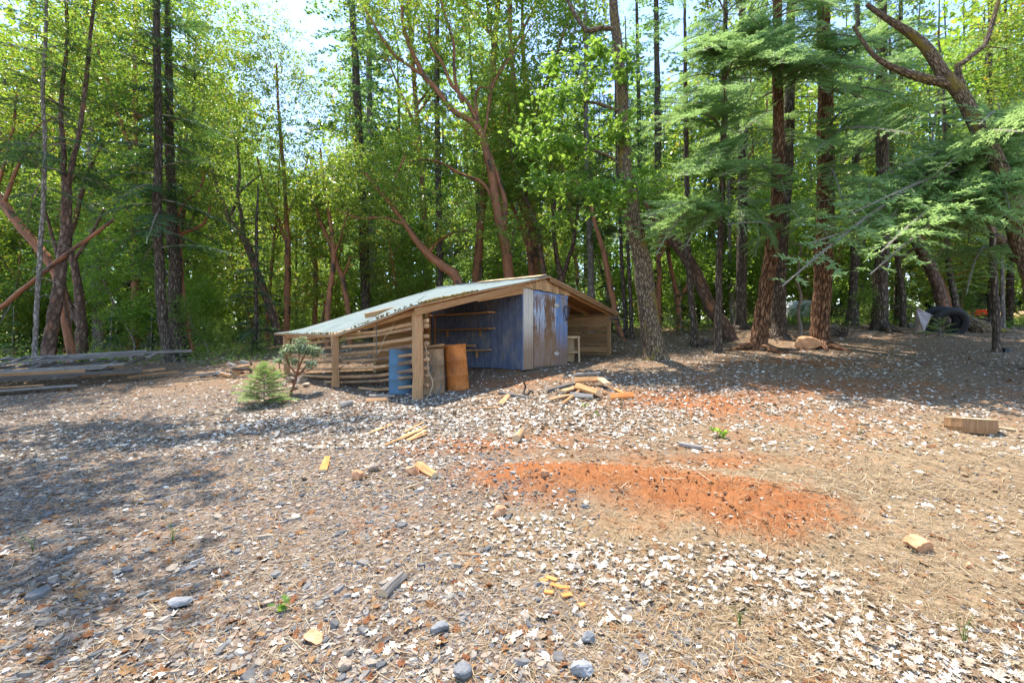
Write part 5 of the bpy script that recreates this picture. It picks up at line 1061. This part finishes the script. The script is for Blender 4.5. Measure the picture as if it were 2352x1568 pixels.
def fir(label, d, main, bmat, z_lo, z_hi, n, Lr, meshes=NEAR, L0=2.6, front=None, dead=20, name="fir_tree", roots=0, dd=0.0, top=None):
    """trunk through the given points, then on up; boughs as parts"""
    pts = trunk_pts(main, d, dd=dd); e = pts[-1]
    if top: pts += [[e[0] + (e[0] - pts[-2][0]) * .3, e[1], e[2] + (top - e[2]) * .5, e[3] * .7], [e[0], e[1] + .3, top, .02]]
    t, b = new_tree(name, label, pts); mt = MB(); q = limb(mt, pts, 16, .05, .18, .55)
    for k in range(roots):
        a = rng.uniform(-2.6, -.5) if k < 2 else rng.uniform(0, 6.28); r0 = pts[0][3]; l = r0 * rng.uniform(3, 5); pr = np.array([pts[0][0], pts[0][1], g1(pts[0][0], pts[0][1]) + .12])
        e_ = pr + np.array([math.cos(a) * l, math.sin(a) * l, -.14]); e_[2] = g1(e_[0], e_[1]) - .03; mt.tube([pr, pr * .5 + e_ * .5 + np.array([0, 0, .02]), e_], [r0 * .75, r0 * .4, .02], 8, .08)
    dead_twigs(mt, q, max(z_lo - 3.0, b[2] + 1.2), z_hi, dead); mt.build("trunk", MAT[bmat], t, b, True)
    for k in range(n):
        f = (k + .5) / n; z = z_lo + (z_hi - z_lo) * f; i = int(np.argmin(abs(q[:, 2] - z))); az = k * 2.4 + rng.uniform(-.4, .4)
        if front is not None and rng.random() < front[2]: az = rng.uniform(front[0], front[1])
        L = rng.uniform(*Lr) * (1 - .45 * f); add_bough(t, b, meshes[int(rng.integers(len(meshes)))], q[i, :3], az, R(rng.uniform(-22, 12)), L, L0, rng.normal(0, .15))
    return t, b, q
FR = (R(-150), R(-30), .55)         # azimuths that reach out over the clearing
t1 = fir("reddish leaning fir trunk nearest the clearing with wide low boughs", 13.6, [(1738, 803, 36), (1746, 750, 33), (1753, 695, 31), (1763, 645, 30), (1771, 595, 29), (1778, 530, 27), (1786, 450, 26), (1788, 385, 25), (1789, 280, 23), (1785, 175, 21), (1783, 60, 19), (1783, -60, 16)], 'warm_bark', 8.6, 15, 34, (1.8, 3.4), front=FR, roots=3, top=17)
t2 = fir("straight thick reddish fir with deeply furrowed bark", 14.0, [(1882, 797, 42), (1884, 760, 38), (1888, 645, 36), (1890, 520, 35), (1893, 350, 32), (1893, 140, 28), (1888, -20, 24)], 'warm_bark', 8.8, 16, 34, (1.8, 3.4), front=FR, roots=3, top=18)
t3 = fir("dark furrowed fir with flared root and pale dead twigs left of the tyres", 17.0, [(2024, 760, 36), (2022, 735, 31), (2024, 690, 29), (2027, 645, 27), (2032, 560, 26), (2034, 495, 25), (2031, 380, 24), (2030, 280, 23), (2027, 100, 20), (2026, -40, 17)], 'dark_bark', 8.8, 16, 34, (1.8, 3.4), front=FR, roots=3, top=18)
t4 = fir("dark grey fir close behind the reddish leaning fir", 15.4, [(1791, 786, 34), (1792, 740, 31), (1793, 620, 30), (1798, 532, 28), (1806, 420, 26), (1812, 300, 23), (1815, 100, 19)], 'dark_bark', 8.2, 15, 26, (1.5, 2.8), front=FR, top=17)
t5 = fir("dark straight fir behind the leaning trunk with pale lichen", 18.2, [(1703, 760, 28), (1702, 735, 25), (1704, 650, 23), (1706, 557, 22), (1708, 400, 20), (1708, 200, 17), (1708, 40, 14)], 'dark_bark', 6.4, 15, 32, (1.5, 2.8), front=FR, top=18)
t6 = fir("dark fir with flared base between the two great firs", 19.0, [(1958, 745, 28), (1960, 715, 21), (1962, 640, 17), (1964, 540, 16), (1966, 380, 14), (1968, 150, 11)], 'dark_bark', 6.6, 15, 30, (1.3, 2.6), front=FR, top=17)
t7 = fir("thin dark red barked trunk standing before the leaning trunk", 14.6, [(1597, 790, 19), (1594, 750, 15), (1590, 690, 14), (1586, 645, 14), (1581, 560, 13), (1578, 450, 12), (1576, 300, 10), (1574, 120, 8)], 'dark_bark', 7.5, 12, 16, (1.2, 2.2), front=FR, top=14)
# boughs hanging in front of the oak and over the right half: from a fir whose trunk stands hidden in their shade
t8 = fir("fir with long sunlit boughs overhanging the oak's right side", 13.2, [(1650, 796, 17), (1652, 700, 15), (1655, 560, 14), (1660, 400, 13), (1665, 200, 12), (1668, 0, 10)], 'dark_bark', 8.6, 13, 20, (1.5, 2.8), front=(R(-165), R(-20), .7), top=15)
t9 = fir("fir at the right whose lowest bright boughs spread above the metal sheet", 12.6, [(2290, 815, 14), (2288, 700, 13), (2284, 560, 12), (2280, 400, 11), (2276, 200, 10)], 'dark_bark', 7.6, 11, 14, (1.2, 2.2), front=(R(-190), R(-40), .7), top=13)
def mass(tree, lst):
    """boughs that reach from the trunk to given places; the longer ones droop over the clearing"""
    t, b, q = tree; b = np.asarray(b)
    for u, v, du, dv, dz, n in lst:
        for _ in range(max(2, int(n * .7))):
            tip = P(u + rng.normal(0, du * .6), v + rng.normal(0, dv * .6), dz + rng.normal(0, .6)); hd = np.hypot(*(tip[:2] - q[:, :2].mean(0)))
            zb = tip[2] + rng.uniform(.0, .22) * hd + .15; i = int(np.argmin(abs(q[:, 2] - zb))); base = q[i, :3]; dlt = tip - base; L = float(np.linalg.norm(dlt)) * 1.04
            add_bough(t, b, NEAR[int(rng.integers(len(NEAR)))], base, math.atan2(dlt[1], dlt[0]), math.asin(np.clip(dlt[2] / L + .16, -.7, .7)), L, 2.6, rng.normal(0, .4))
mass(t8, [(1640, 90, 80, 60, 11.2, 11), (1700, 210, 70, 60, 11.4, 7), (1610, 340, 90, 70, 10.9, 13), (1560, 505, 80, 28, 10.7, 10), (1560, 230, 60, 60, 11.6, 6)])
mass(t1, [(1800, 60, 90, 50, 11.2, 10), (1720, 40, 70, 40, 11.6, 6), (1765, 500, 55, 35, 11.6, 7), (1700, 420, 60, 60, 11.4, 7), (1880, 130, 60, 40, 11.6, 5)])
mass(t2, [(1950, 90, 70, 60, 11.8, 7), (1990, 290, 80, 35, 11.5, 9), (1850, 520, 40, 30, 12.2, 3), (1940, 400, 60, 40, 11.9, 6)])
mass(t3, [(2060, 250, 70, 40, 13.5, 8), (2100, 430, 80, 40, 13.2, 9), (1980, 470, 60, 40, 13.4, 6), (2060, 60, 60, 50, 14, 6)])
mass(t9, [(2270, 285, 70, 40, 9.9, 11), (2180, 390, 80, 40, 9.9, 10), (2100, 430, 90, 32, 9.7, 9), (2320, 360, 50, 50, 10.2, 7), (2220, 520, 60, 40, 10.6, 6)])
# left firs, with darker needles
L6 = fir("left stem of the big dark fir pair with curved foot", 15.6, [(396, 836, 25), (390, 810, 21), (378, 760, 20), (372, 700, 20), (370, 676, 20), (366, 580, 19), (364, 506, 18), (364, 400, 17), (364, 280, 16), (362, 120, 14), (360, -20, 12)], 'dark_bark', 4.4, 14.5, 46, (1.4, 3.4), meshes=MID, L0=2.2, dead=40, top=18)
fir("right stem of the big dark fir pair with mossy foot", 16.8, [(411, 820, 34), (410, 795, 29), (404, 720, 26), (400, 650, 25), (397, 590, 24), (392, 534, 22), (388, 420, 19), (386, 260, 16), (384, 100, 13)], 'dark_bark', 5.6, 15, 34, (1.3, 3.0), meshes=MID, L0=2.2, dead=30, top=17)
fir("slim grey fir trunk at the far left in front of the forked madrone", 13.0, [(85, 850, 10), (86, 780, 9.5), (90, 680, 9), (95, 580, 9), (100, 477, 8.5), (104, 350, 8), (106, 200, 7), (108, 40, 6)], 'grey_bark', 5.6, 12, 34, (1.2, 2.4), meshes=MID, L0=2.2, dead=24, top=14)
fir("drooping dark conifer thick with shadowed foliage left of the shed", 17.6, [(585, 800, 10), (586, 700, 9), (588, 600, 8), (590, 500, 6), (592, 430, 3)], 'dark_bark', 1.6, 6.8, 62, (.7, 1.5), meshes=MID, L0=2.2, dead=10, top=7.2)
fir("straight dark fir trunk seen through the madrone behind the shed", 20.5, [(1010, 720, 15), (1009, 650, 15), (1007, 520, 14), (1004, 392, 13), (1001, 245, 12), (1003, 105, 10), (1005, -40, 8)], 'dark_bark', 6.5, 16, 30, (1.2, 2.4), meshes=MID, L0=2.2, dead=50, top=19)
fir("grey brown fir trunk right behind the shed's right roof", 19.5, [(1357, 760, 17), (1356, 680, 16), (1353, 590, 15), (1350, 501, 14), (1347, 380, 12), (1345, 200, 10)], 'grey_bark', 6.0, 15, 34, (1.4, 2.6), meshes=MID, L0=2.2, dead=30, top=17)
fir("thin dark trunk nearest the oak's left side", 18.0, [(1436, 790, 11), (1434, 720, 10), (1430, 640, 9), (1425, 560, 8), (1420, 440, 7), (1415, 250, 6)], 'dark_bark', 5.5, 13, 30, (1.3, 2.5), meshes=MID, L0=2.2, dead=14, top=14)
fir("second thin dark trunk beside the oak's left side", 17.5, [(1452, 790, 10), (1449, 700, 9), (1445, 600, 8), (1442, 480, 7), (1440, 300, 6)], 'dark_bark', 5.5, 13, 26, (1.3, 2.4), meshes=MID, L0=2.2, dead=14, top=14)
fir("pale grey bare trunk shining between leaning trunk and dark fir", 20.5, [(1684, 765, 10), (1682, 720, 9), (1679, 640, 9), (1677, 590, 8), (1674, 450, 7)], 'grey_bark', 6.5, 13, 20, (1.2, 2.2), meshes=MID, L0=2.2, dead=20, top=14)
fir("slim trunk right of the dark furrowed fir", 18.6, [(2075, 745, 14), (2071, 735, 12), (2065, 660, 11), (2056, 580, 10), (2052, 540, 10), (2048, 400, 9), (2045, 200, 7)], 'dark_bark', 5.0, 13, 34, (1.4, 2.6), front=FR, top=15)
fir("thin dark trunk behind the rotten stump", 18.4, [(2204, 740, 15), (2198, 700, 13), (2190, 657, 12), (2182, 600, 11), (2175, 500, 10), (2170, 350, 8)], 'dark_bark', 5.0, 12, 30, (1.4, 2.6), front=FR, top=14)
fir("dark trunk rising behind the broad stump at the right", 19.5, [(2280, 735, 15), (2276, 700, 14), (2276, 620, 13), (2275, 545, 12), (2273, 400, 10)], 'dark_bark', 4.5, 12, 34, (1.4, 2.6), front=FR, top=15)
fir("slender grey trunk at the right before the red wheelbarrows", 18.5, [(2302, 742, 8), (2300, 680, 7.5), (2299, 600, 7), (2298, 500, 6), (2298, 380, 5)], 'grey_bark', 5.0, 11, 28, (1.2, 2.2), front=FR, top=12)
fir("twisted small trunk before the white trailer", 15.8, [(1832, 775, 8), (1838, 750, 7), (1834, 720, 7), (1841, 682, 6), (1833, 650, 6), (1834, 625, 5), (1840, 560, 4)], 'twig', 4.6, 5.5, 4, (.8, 1.2), meshes=MID, L0=2.2, dead=6)
# fallen thin trunk propped across the left trees
pts = trunk_pts([(-60, 745, 11), (0, 705, 10), (80, 640, 10), (150, 585, 9), (216, 537, 8), (260, 505, 6)], 13.4, False); mb = MB(); limb(mb, pts, 9, .05)
single(mb, "fallen_tree", MAT['madrone_bark'], "thin orange fallen trunk propped diagonally across the left trees", "trunk", np.array(pts[0][:3]), smooth=True)

# unseen tree off to the left, crown shaped into strips that shade the drive
def shade_tree(label, x, y, pts, blobs, n):
    z0 = g1(x, y); P_ = [[x, y, z0 - .1, .2]] + pts; t, b = new_tree("madrone_tree", label, P_); mt = MB(); q = limb(mt, P_, 10, .05, .3, .4); ml = MB(); broad_crown(mt, ml, q, blobs, n, 46, .5, .14, .45); mt.build("trunk", MAT['madrone_dark'], t, b, True); ml.build("crown", MAT['leaf_madrone'], t, b)
shade_tree("unseen tall madrone beyond the left edge, crown shaped to shade the gravel drive", -11.5, 7.0, [[-11, 7, 4, .17], [-9.5, 6.6, 7, .13], [-7.6, 6.4, 9.5, .09], [-6.2, 6.2, 11, .05]], [(-6.1, 7.25, 10, 1.6, .3, .35), (-7.4, 9.4, 10.2, 2.4, .45, .4), (-4.9, 5.7, 10, 1.0, .16, .3), (-6.9, 8.2, 10, 1.8, .2, .3), (-6.1, 6.55, 10, 1.1, .14, .3), (-6.4, 7.0, 10.6, 1.2, .3, .3), (-9.4, 7.6, 10.4, 1.8, .8, .7), (-8.0, 5.2, 10, 1.5, .2, .3), (-8.6, 10.6, 10.6, 1.8, .5, .5), (-5.4, 10.4, 11.2, 1.6, .25, .35)], 190)

# ------------------------------------------------------------------ small plants
def little_fir(label, u, v, h, nb, L, d=None):
    b = G(u, v) if d is None else P(u, v, d); b[2] = g1(b[0], b[1]); t = thing("fir_sapling", label, "sapling", b); mt = MB(); mt.tube([b + np.array([0, 0, -.03]), b + np.array([.01, 0, h * .5]), b + np.array([0, 0, h])], [.012, .008, .003], 6); mt.build("trunk", MAT['twig'], t, b)
    for k in range(nb):
        f = k / nb; add_bough(t, b, YOUNG[int(rng.integers(3))], b + np.array([0, 0, h * (.1 + .86 * f)]), k * 2.4 + rng.uniform(-.3, .3), R(5 + 45 * f), L * (1 - .75 * f) * rng.uniform(.75, 1.15), .6)
    return t
little_fir("bright green young fir sapling on the leaves left of the lean-to", 606, 928, .78, 46, .62)
little_fir("yellow green fir seedling in front of the tyres", 2160, 768, .62, 12, .6, d=15.4)
b = G(668, 906); t = thing("manzanita_shrub", "small grey green leafed shrub with red stems at the lean-to corner", "shrub", b); mt = MB(); sk = []
s_ = b[1] / FOC
for tab in ([(668, 906, 7), (676, 880, 6), (684, 850, 5), (700, 815, 3), (712, 795, 2)], [(682, 860, 5), (665, 835, 4), (655, 810, 2)], [(680, 866, 5), (705, 840, 4), (725, 815, 2), (732, 800, 1.5)], [(688, 840, 4), (690, 810, 3), (688, 788, 2)], [(672, 880, 4), (648, 858, 3), (640, 830, 2)], [(684, 856, 3), (712, 850, 3), (728, 838, 2)]):
    p_ = np.array([[*P(u, v, b[1] + rng.normal(0, .1)), w_ * s_ / 2] for u, v, w_ in tab]); 
    if tab[0][0] == 668: p_[0][:3] = b - np.array([0, 0, .03])
    sk.append(limb(mt, p_, 6, .05, .06))
sk = np.vstack(sk); ml = MB(); bl = [(*P(u, v, b[1] + dz), r_, r_, r_ * .8) for u, v, r_, dz in [(700, 800, .17, 0), (670, 800, .15, 0), (725, 812, .14, .1), (690, 785, .12, -.1), (650, 815, .11, 0), (715, 835, .12, -.1), (680, 830, .12, .1), (638, 830, .08, 0), (732, 800, .08, 0)]]
broad_crown(mt, ml, sk, bl, 90, 20, .05, .04, .7, False, .004); mt.build("stem", MAT['madrone_bark'], t, b, True); ml.build("foliage", MAT['leaf_manzanita'], t, b)
for lb, u, v, n, L in (("green oak seedling with a few large leaves behind the red pit", 1648, 1004, 7, .11), ("tiny green leaf sprig on the gravel at the lower left", 640, 1395, 4, .06), ("green oak sprout near the woodpile front", 1342, 938, 4, .05), ("small green sprout below the woodpile", 1362, 958, 4, .05)):
    p = G(u, v); t = thing("oak_seedling", lb, "seedling", p); mt = MB(); mt.tube([p, p + np.array([0, 0, .1 * n / 7])], .003, 4); mt.build("stem", MAT['twig'], t, p); ml = MB(); C = p + rng.normal(0, 1, (n, 3)) * np.array([.05, .04, .02]) * n / 6 + np.array([.02, 0, .08 * n / 7]); leaf_quads(ml, C, L, .5, .6, None, lobed=True); ml.build("leaves", MAT['leaf_oak'], t, p)
for k, (u, v) in enumerate([(396, 1246), (75, 1268), (1975, 1000), (2215, 1480), (1700, 1440)]):
    p = G(u, v); mb = MB(); [mb.tube([p, p + np.array([rng.normal(0, .02), 0, .07]), p + np.array([rng.normal(0, .06), rng.normal(0, .03), rng.uniform(.1, .18)])], [.0022, .0018, .0006], 3, 0, False) for _ in range(5)]
    single(mb, "grass_sprig", MAT['leaf_bush'], ["thin grass sprig on the shaded gravel's right part", "thin grass sprig on the shaded gravel at the far left", "thin grass sprig in the straw beyond the red mound", "green grass sprig in the white leaves at the lower right", "green grass sprig among white leaves below the red mound"][k], "grass sprig", p)

# ------------------------------------------------------------------ the wood behind: kinds built once, then copied tree by tree
def proto_fir(h, r, lean, nb, lo, Lr, bm):
    t = thing("fir_tree", "x", "tree", (0, 0, 0)); mt = MB(); q = limb(mt, [[0, 0, -.3, r * 1.3], [.0, 0, 1, r], [lean * .3, 0, h * .35, r * .8], [lean * .7, .1, h * .7, r * .5], [lean, .1, h, .02]], 8, .05, .5, .4); dead_twigs(mt, q, h * .1, h * max(lo * 1.5, .25), 26, (.5, 1.8)); mt.build("trunk", bm, t, None, True); mb = MB()
    src = [(bough_mesh(2.0, .17, .17, .12, .07, droop=rng.uniform(.1, .3))) for _ in range(3)]
    for k in range(nb):
        f = (k + .5) / nb; z = h * (lo + (1 - lo) * f); i = int(np.argmin(abs(q[:, 2] - z))); V, F, _ = src[k % 3]; L = rng.uniform(*Lr) * (1 - .8 * f ** 1.3) / 2.0; az = k * 2.4 + rng.uniform(-.4, .4); pt = R(rng.uniform(-20, 15))
        M_ = np.array(Matrix.Rotation(az, 3, 'Z') @ Matrix.Rotation(-pt, 3, 'Y')) * L; mb.add(V @ M_.T + q[i, :3], F, np.clip(rng.normal(.45, .2, len(F)), 0, 1), np.zeros((len(F), 3, 2)))
    mb.build("crown", MAT['needle_dark'] if rng.random() < .5 else MAT['needle'], t); return t
def proto_broad(h, r, bm, lm, n, L, low, wid):
    t = thing("madrone_tree", "x", "tree", (0, 0, 0)); mt = MB(); a = rng.uniform(0, 6.28); qs = []
    main = np.array([[0, 0, -.3, r * 1.3], [.1, 0, h * .12, r], [math.cos(a) * .5, math.sin(a) * .5, h * .35, r * .85], [math.cos(a) * 1.2, math.sin(a) * 1.2, h * .65, r * .55], [math.cos(a) * 1.5, math.sin(a) * 1.5, h * .92, r * .2]]); qs.append(limb(mt, main, 9, .05, .4, .4)); bl = [(main[-1][0], main[-1][1], h * .86, wid * .6, wid * .6, h * .13)]
    for k in range(5):
        i = int(len(qs[0]) * rng.uniform(.3, .75)); p = qs[0][i]; b = rng.uniform(0, 6.28); l = wid * rng.uniform(.55, 1.0); e = p[:3] + np.array([math.cos(b) * l, math.sin(b) * l, rng.uniform(.18, .38) * h * .8]); qs.append(limb(mt, [[*p[:3], p[3] * .6], [*(p[:3] * .5 + e * .5 + rng.normal(0, .25, 3)), p[3] * .42], [*e, .02]], 7, .05, .4)); bl.append((*e, wid * .48, wid * .48, h * .09)); bl.append((*(e * .6 + p[:3] * .4 + np.array([0, 0, -.6])), wid * .4, wid * .4, h * .06))
    for _ in range(low): b = rng.uniform(0, 6.28); bl.append((math.cos(b) * wid * .5, math.sin(b) * wid * .5, h * rng.uniform(.2, .45), wid * .45, wid * .45, h * .06))
    ml = MB(); broad_crown(mt, ml, np.vstack(qs), bl, n, 32, .55, L, .5, False, .02); mt.build("trunk", bm, t, None, True); ml.build("crown", lm, t); return t
def copy_tree(t, loc, rz, s, label, group, name=None):
    r_ = t.copy(); COL.objects.link(r_); r_.location = loc; r_.rotation_euler = (rng.normal(0, .02), rng.normal(0, .02), rz); r_.scale = (s, s, s * rng.uniform(.92, 1.08)); r_["label"] = label; r_["group"] = group
    for ch in t.children: c = ch.copy(); COL.objects.link(c); c.parent = r_
    return r_
def drop(t):
    for c in list(t.children): bpy.data.objects.remove(c)
    bpy.data.objects.remove(t)
PF = [proto_fir(27, .22, .5, 96, .16, (1.8, 3.4), MAT['dark_bark']), proto_fir(23, .16, -.4, 84, .24, (1.5, 2.8), MAT['fir_bark']), proto_fir(29, .26, .2, 96, .28, (2.0, 3.6), MAT['grey_bark']), proto_fir(15, .1, .3, 90, .06, (1.1, 2.3), MAT['dark_bark'])]
PB = [proto_broad(22, .18, MAT['madrone_bark'], MAT['leaf_madrone'], 210, .2, 4, 3.3), proto_broad(19, .16, MAT['madrone_dark'], MAT['leaf_madrone'], 200, .19, 5, 3.0), proto_broad(24, .2, MAT['madrone_bark'], MAT['leaf_oak'], 210, .21, 4, 3.5), proto_broad(15, .12, MAT['grey_bark'], MAT['leaf_oak'], 190, .18, 6, 2.8)]
PY = [proto_broad(8.5, .06, MAT['madrone_bark'], MAT['leaf_madrone'], 150, .14, 5, 1.8), proto_broad(7, .05, MAT['grey_bark'], MAT['leaf_oak'], 140, .14, 6, 1.6)]
PS = [proto_broad(4.5, .04, MAT['twig'], MAT['leaf_bush'], 90, .12, 4, 1.3), proto_fir(4.5, .045, .1, 60, .04, (.7, 1.4), MAT['twig'])]
kept = []
def try_place(u, d, sep):
    p = P(u, 772, d)[:2]
    if any((p[0] - a) ** 2 + (p[1] - b) ** 2 < sep * sep for a, b in kept): return None
    kept.append(tuple(p)); return p
zone = lambda u: "left" if u < 640 else ("middle" if u < 1330 else "right")
where = {"left": "in the left woods behind the lumber pile", "middle": "in the woods beyond the shed", "right": "in the right woods beyond the big firs"}
cnt = 0
for ring, (d0, d1, n, sep) in enumerate([(20.5, 26, 34, 2.1), (26, 34, 44, 2.5), (34, 46, 52, 2.9)]):
    for _ in range(n):
        u = rng.uniform(-260, 2620); d = rng.uniform(d0, d1); gap = 590 < u < 775 or 2080 < u < 2270
        p = try_place(u, d, sep)
        if p is None: continue
        fr_ = rng.random(); isf = fr_ < (.42 if u < 640 else .3 if u < 1330 else .62); L_ = (PF if isf else PB); k = int(rng.integers(4)); t = L_[k]; s = rng.uniform(.8, 1.12)
        if 590 < u < 775: s *= .5
        elif gap: s *= .7
        hh = ["near", "deeper", "farthest"][ring]; kd = (["tall dark", "slim brown", "tall grey trunked", "low branched young"][k] + " fir") if isf else (["orange stemmed", "dark stemmed", "bright leafed tall", "grey stemmed small"][k] + " broadleaf tree")
        copy_tree(t, (p[0], p[1], g1(*p)), rng.uniform(0, 6.28), s, f"{hh} {kd} {where[zone(u)]}", f"{hh} {kd}s {zone(u)}"); cnt += 1
for _ in range(60):
    u = rng.uniform(-200, 2560); d = rng.uniform(18.5, 27) if u < 560 or u > 1560 else rng.uniform(20, 27); p = try_place(u, d, 1.2)
    if p is None: continue
    k = int(rng.integers(2)); kd = ["young orange stemmed", "young bright leafed"][k] + " broadleaf tree"; near = "near" if d < 22.5 else "deeper"
    copy_tree(PY[k], (p[0], p[1], g1(*p)), rng.uniform(0, 6.28), rng.uniform(.75, 1.15), f"{near} {kd} {where[zone(u)]}", f"{near} {kd}s {zone(u)}")
for _ in range(110):
    u = rng.uniform(-200, 2560); d = rng.uniform(16.5, 33) if u < 600 or u > 1500 else rng.uniform(19, 33); p = try_place(u, d, .9)
    if p is None: continue
    k = int(rng.random() < .55); kd = ["leafy green understory bush", "young fir sapling"][k]; near = "near" if d < 23 else "far"
    o = copy_tree(PS[k], (p[0], p[1], g1(*p)), rng.uniform(0, 6.28), rng.uniform(.45, 1.0) * (.6 if d < 19 else 1), f"{near} {kd} {where[zone(u)]}", f"{near} {kd}s {zone(u)}")
    o.name = ["understory_bush", "fir_sapling"][k]; o["category"] = ["bush", "sapling"][k]
for t in PF + PB + PY + PS: drop(t)

# low leafy ground cover under the trees, and the far wood that closes the view
def undergrowth():
    n = 4200; u = rng.uniform(-300, 2650, n); d = rng.uniform(14.5, 36, n); x = (u - CU) / FOC * d; k = ((u < 640) & (d > 14.5)) | (d > 20.5) | ((u > 1500) & (d > 18.5)); k &= (wob(x, d, .5, 2.0) > -.25); x, y = x[k], d[k]; z = gz(x, y); ml = MB()
    m = 26; C = np.stack([x, y, z], -1)[:, None] + rng.normal(0, 1, (len(x), m, 3)) * np.array([.28, .28, .0]); C[..., 2] += np.abs(rng.normal(0, .14, C.shape[:2])) * (1 + (np.arange(len(x)) % 4 == 0)[:, None] * 2.6); leaf_quads(ml, C.reshape(-1, 3), .1, .5, .8)
    tag(ml.build("undergrowth", MAT['leaf_bush']), "low leafy green ground cover under the trees", "undergrowth", None, 'stuff')
undergrowth()
def far_wood():
    mb = MB(); n = 420
    for _ in range(n):
        a = R(rng.uniform(-64, 64)); d = rng.uniform(47, 62); x, y = math.sin(a) * d, math.cos(a) * d; z = g1(x, y); h = rng.uniform(20, 28); u_ = CU + FOC * x / y
        if 590 < u_ < 780: h *= .62
        mb.tube([(x, y, z - .3), (x + rng.normal(0, .3), y, z + h * .5), (x, y, z + h)], [.22, .15, .03], 5, .05, False, 0)
        C = np.array([x, y, z]) + np.stack([rng.normal(0, 1.6, 330), rng.normal(0, 1.6, 330), h * rng.uniform(.0, 1.0, 330) ** 1.15], -1) * np.array([1, 1, 1]); leaf_quads(mb, C, .6, .6, .5, None, 1)
    tag(mb.build("far_wood", [MAT['dark_bark'], MAT['leaf_madrone']]), "distant solid mass of green forest closing the view", "woods", None, 'stuff')
far_wood()
